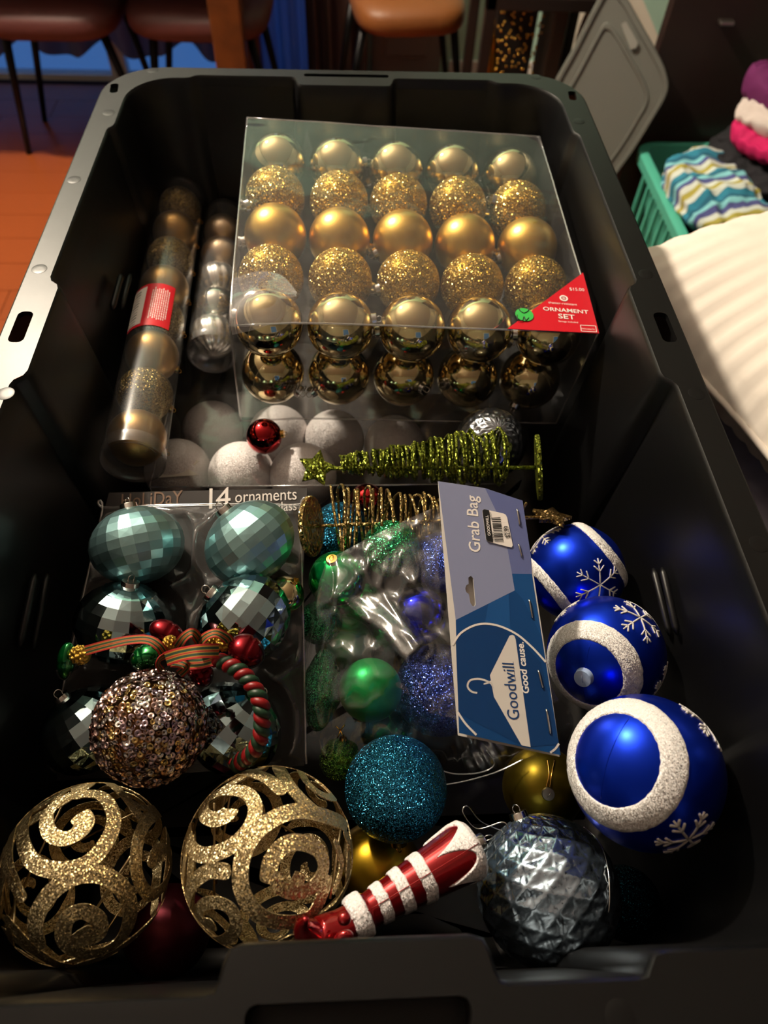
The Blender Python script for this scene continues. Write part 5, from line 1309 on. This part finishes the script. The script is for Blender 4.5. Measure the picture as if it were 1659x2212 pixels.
# the film
rows = [[(695, 1212, 0.55), (711, 1207.0, 0.53), (740, 1192, 0.53), (800, 1160, 0.525), (862, 1130, 0.52), (930, 1100, 0.51), (1010, 1075, 0.505), (1120, 1090, 0.51)],
        [(672, 1290, 0.553), (688, 1288.75, 0.52), (735, 1285, 0.508), (800, 1275, 0.51), (865, 1262, 0.508), (930, 1240, 0.502), (1020, 1225, 0.5), (1150, 1230, 0.505)],
        [(660, 1380, 0.556), (676, 1378.0, 0.525), (722, 1372, 0.513), (805, 1350, 0.505), (872, 1345, 0.5), (930, 1370, 0.5), (1030, 1380, 0.49), (1175, 1380, 0.5)],
        [(650, 1480, 0.56), (666, 1478.75, 0.525), (715, 1475, 0.513), (795, 1460, 0.497), (870, 1428, 0.482), (935, 1455, 0.497), (1040, 1490, 0.485), (1195, 1490, 0.5)],
        [(645, 1580, 0.566), (661, 1578.75, 0.53), (708, 1575, 0.518), (790, 1565, 0.513), (880, 1560, 0.507), (980, 1560, 0.495), (1080, 1590, 0.495), (1238, 1550, 0.51)],
        [(652, 1650, 0.575), (668, 1653.75, 0.547), (712, 1665, 0.535), (790, 1675, 0.54), (890, 1668, 0.535), (1000, 1660, 0.525), (1100, 1650, 0.525), (1225, 1600, 0.535)],
        [(690, 1688, 0.6), (706, 1691.0, 0.58), (730, 1700, 0.6), (800, 1705, 0.59), (900, 1698, 0.585), (1030, 1690, 0.58), (1120, 1665, 0.575), (1200, 1630, 0.58)]]
cols = [catmull(r, 16) for r in rows]
gridp = [catmull([c[i] for c in cols], 16) for i in range(len(cols[0]))]
folds = [((735, 1285), (880, 1428), 9, .010), ((745, 1282), (912, 1392), 6, .007), ((735, 1285), (860, 1150), 7, .006), ((735, 1285), (800, 1180), 5, .004), ((735, 1285), (690, 1420), 5, .005), ((880, 1428), (790, 1530), 5, .005), ((880, 1428), (915, 1560), 6, .005), ((665, 1400), (655, 1560), 5, .004), ((690, 1330), (650, 1520), 4, .003), ((870, 1240), (930, 1300), 5, .004), ((900, 1420), (885, 1340), 5, .005), ((720, 1600), (700, 1690), 5, .004)]
def fold_h(x, y):
    h = 0
    for (ax, ay), (bx_, by_), w, hh in folds:
        dx, dy = bx_ - ax, by_ - ay; L2 = dx * dx + dy * dy; t = max(0, min(1, ((x - ax) * dx + (y - ay) * dy) / L2)); d = math.hypot(x - ax - dx * t, y - ay - dy * t)
        h += hh * exp(-abs(d / w) ** 1.3) * (1 - .3 * t)
    return h
NU, NV = len(gridp) - 1, len(gridp[0]) - 1
FACET = [(738, 1284), (830, 1276), (918, 1396), (882, 1430)]
_fp = atd(800, 1345, .494); FACETPL = (_fp, (tocam(_fp) + (LAMP - _fp).normalized()).normalized())
def bagf(u, v):
    x, y, D = gridp[round(u * NU)][round(v * NV)]
    n1 = noise.noise(V((x / 70, y / 45, 1))); n2 = 1 - abs(noise.noise(V((x / 40 + y / 90, y / 60 - x / 80, 5)))) * 2.2
    m_ = 1.                                   # one taut facet of film, turned to catch the lamp
    for (ax, ay), (bx_, by_) in zip(FACET, FACET[1:] + FACET[:1]):
        dd_ = ((bx_ - ax) * (y - ay) - (by_ - ay) * (x - ax)) / math.hypot(bx_ - ax, by_ - ay); m_ = min(m_, max(0, min(1, .5 + dd_ / 16)))
    m_ = m_ * m_ * (3 - 2 * m_)
    Dp = (onplane(x, y, FACETPL) - CAM).dot(FW)
    return atd(x, y, (D - fold_h(x, y) * .8 - .004 * n1 - .0035 * max(n2, 0) ** 2) * (1 - m_) + m_ * (Dp - .0022 * noise.noise(V(((x - y) / 26, (x + y) / 120, 3))) - fold_h(x, y) * .12))
M_bagf = film('bag_film', base=.12, rough=.16, haze=.05, bump=(45, .25, .004), edge=.9)
MB().grid(bagf, NU, NV).build('film', M_bagf, bag)
for pts in ([(697, 1212), (674, 1290), (662, 1380), (652, 1480), (646, 1580), (652, 1650)], [(880, 1668), (930, 1660), (985, 1672), (1040, 1668), (1068, 1650), (1050, 1620)], [(880, 1690), (960, 1695), (1060, 1672), (1130, 1640)]):
    MB().tube([V(p) for p in catmull([tuple(atd(x, y, .515 if x > 800 else .57)) for x, y in pts], 8)], .0006, 6).build('sealed_edge', M_fold, bag)
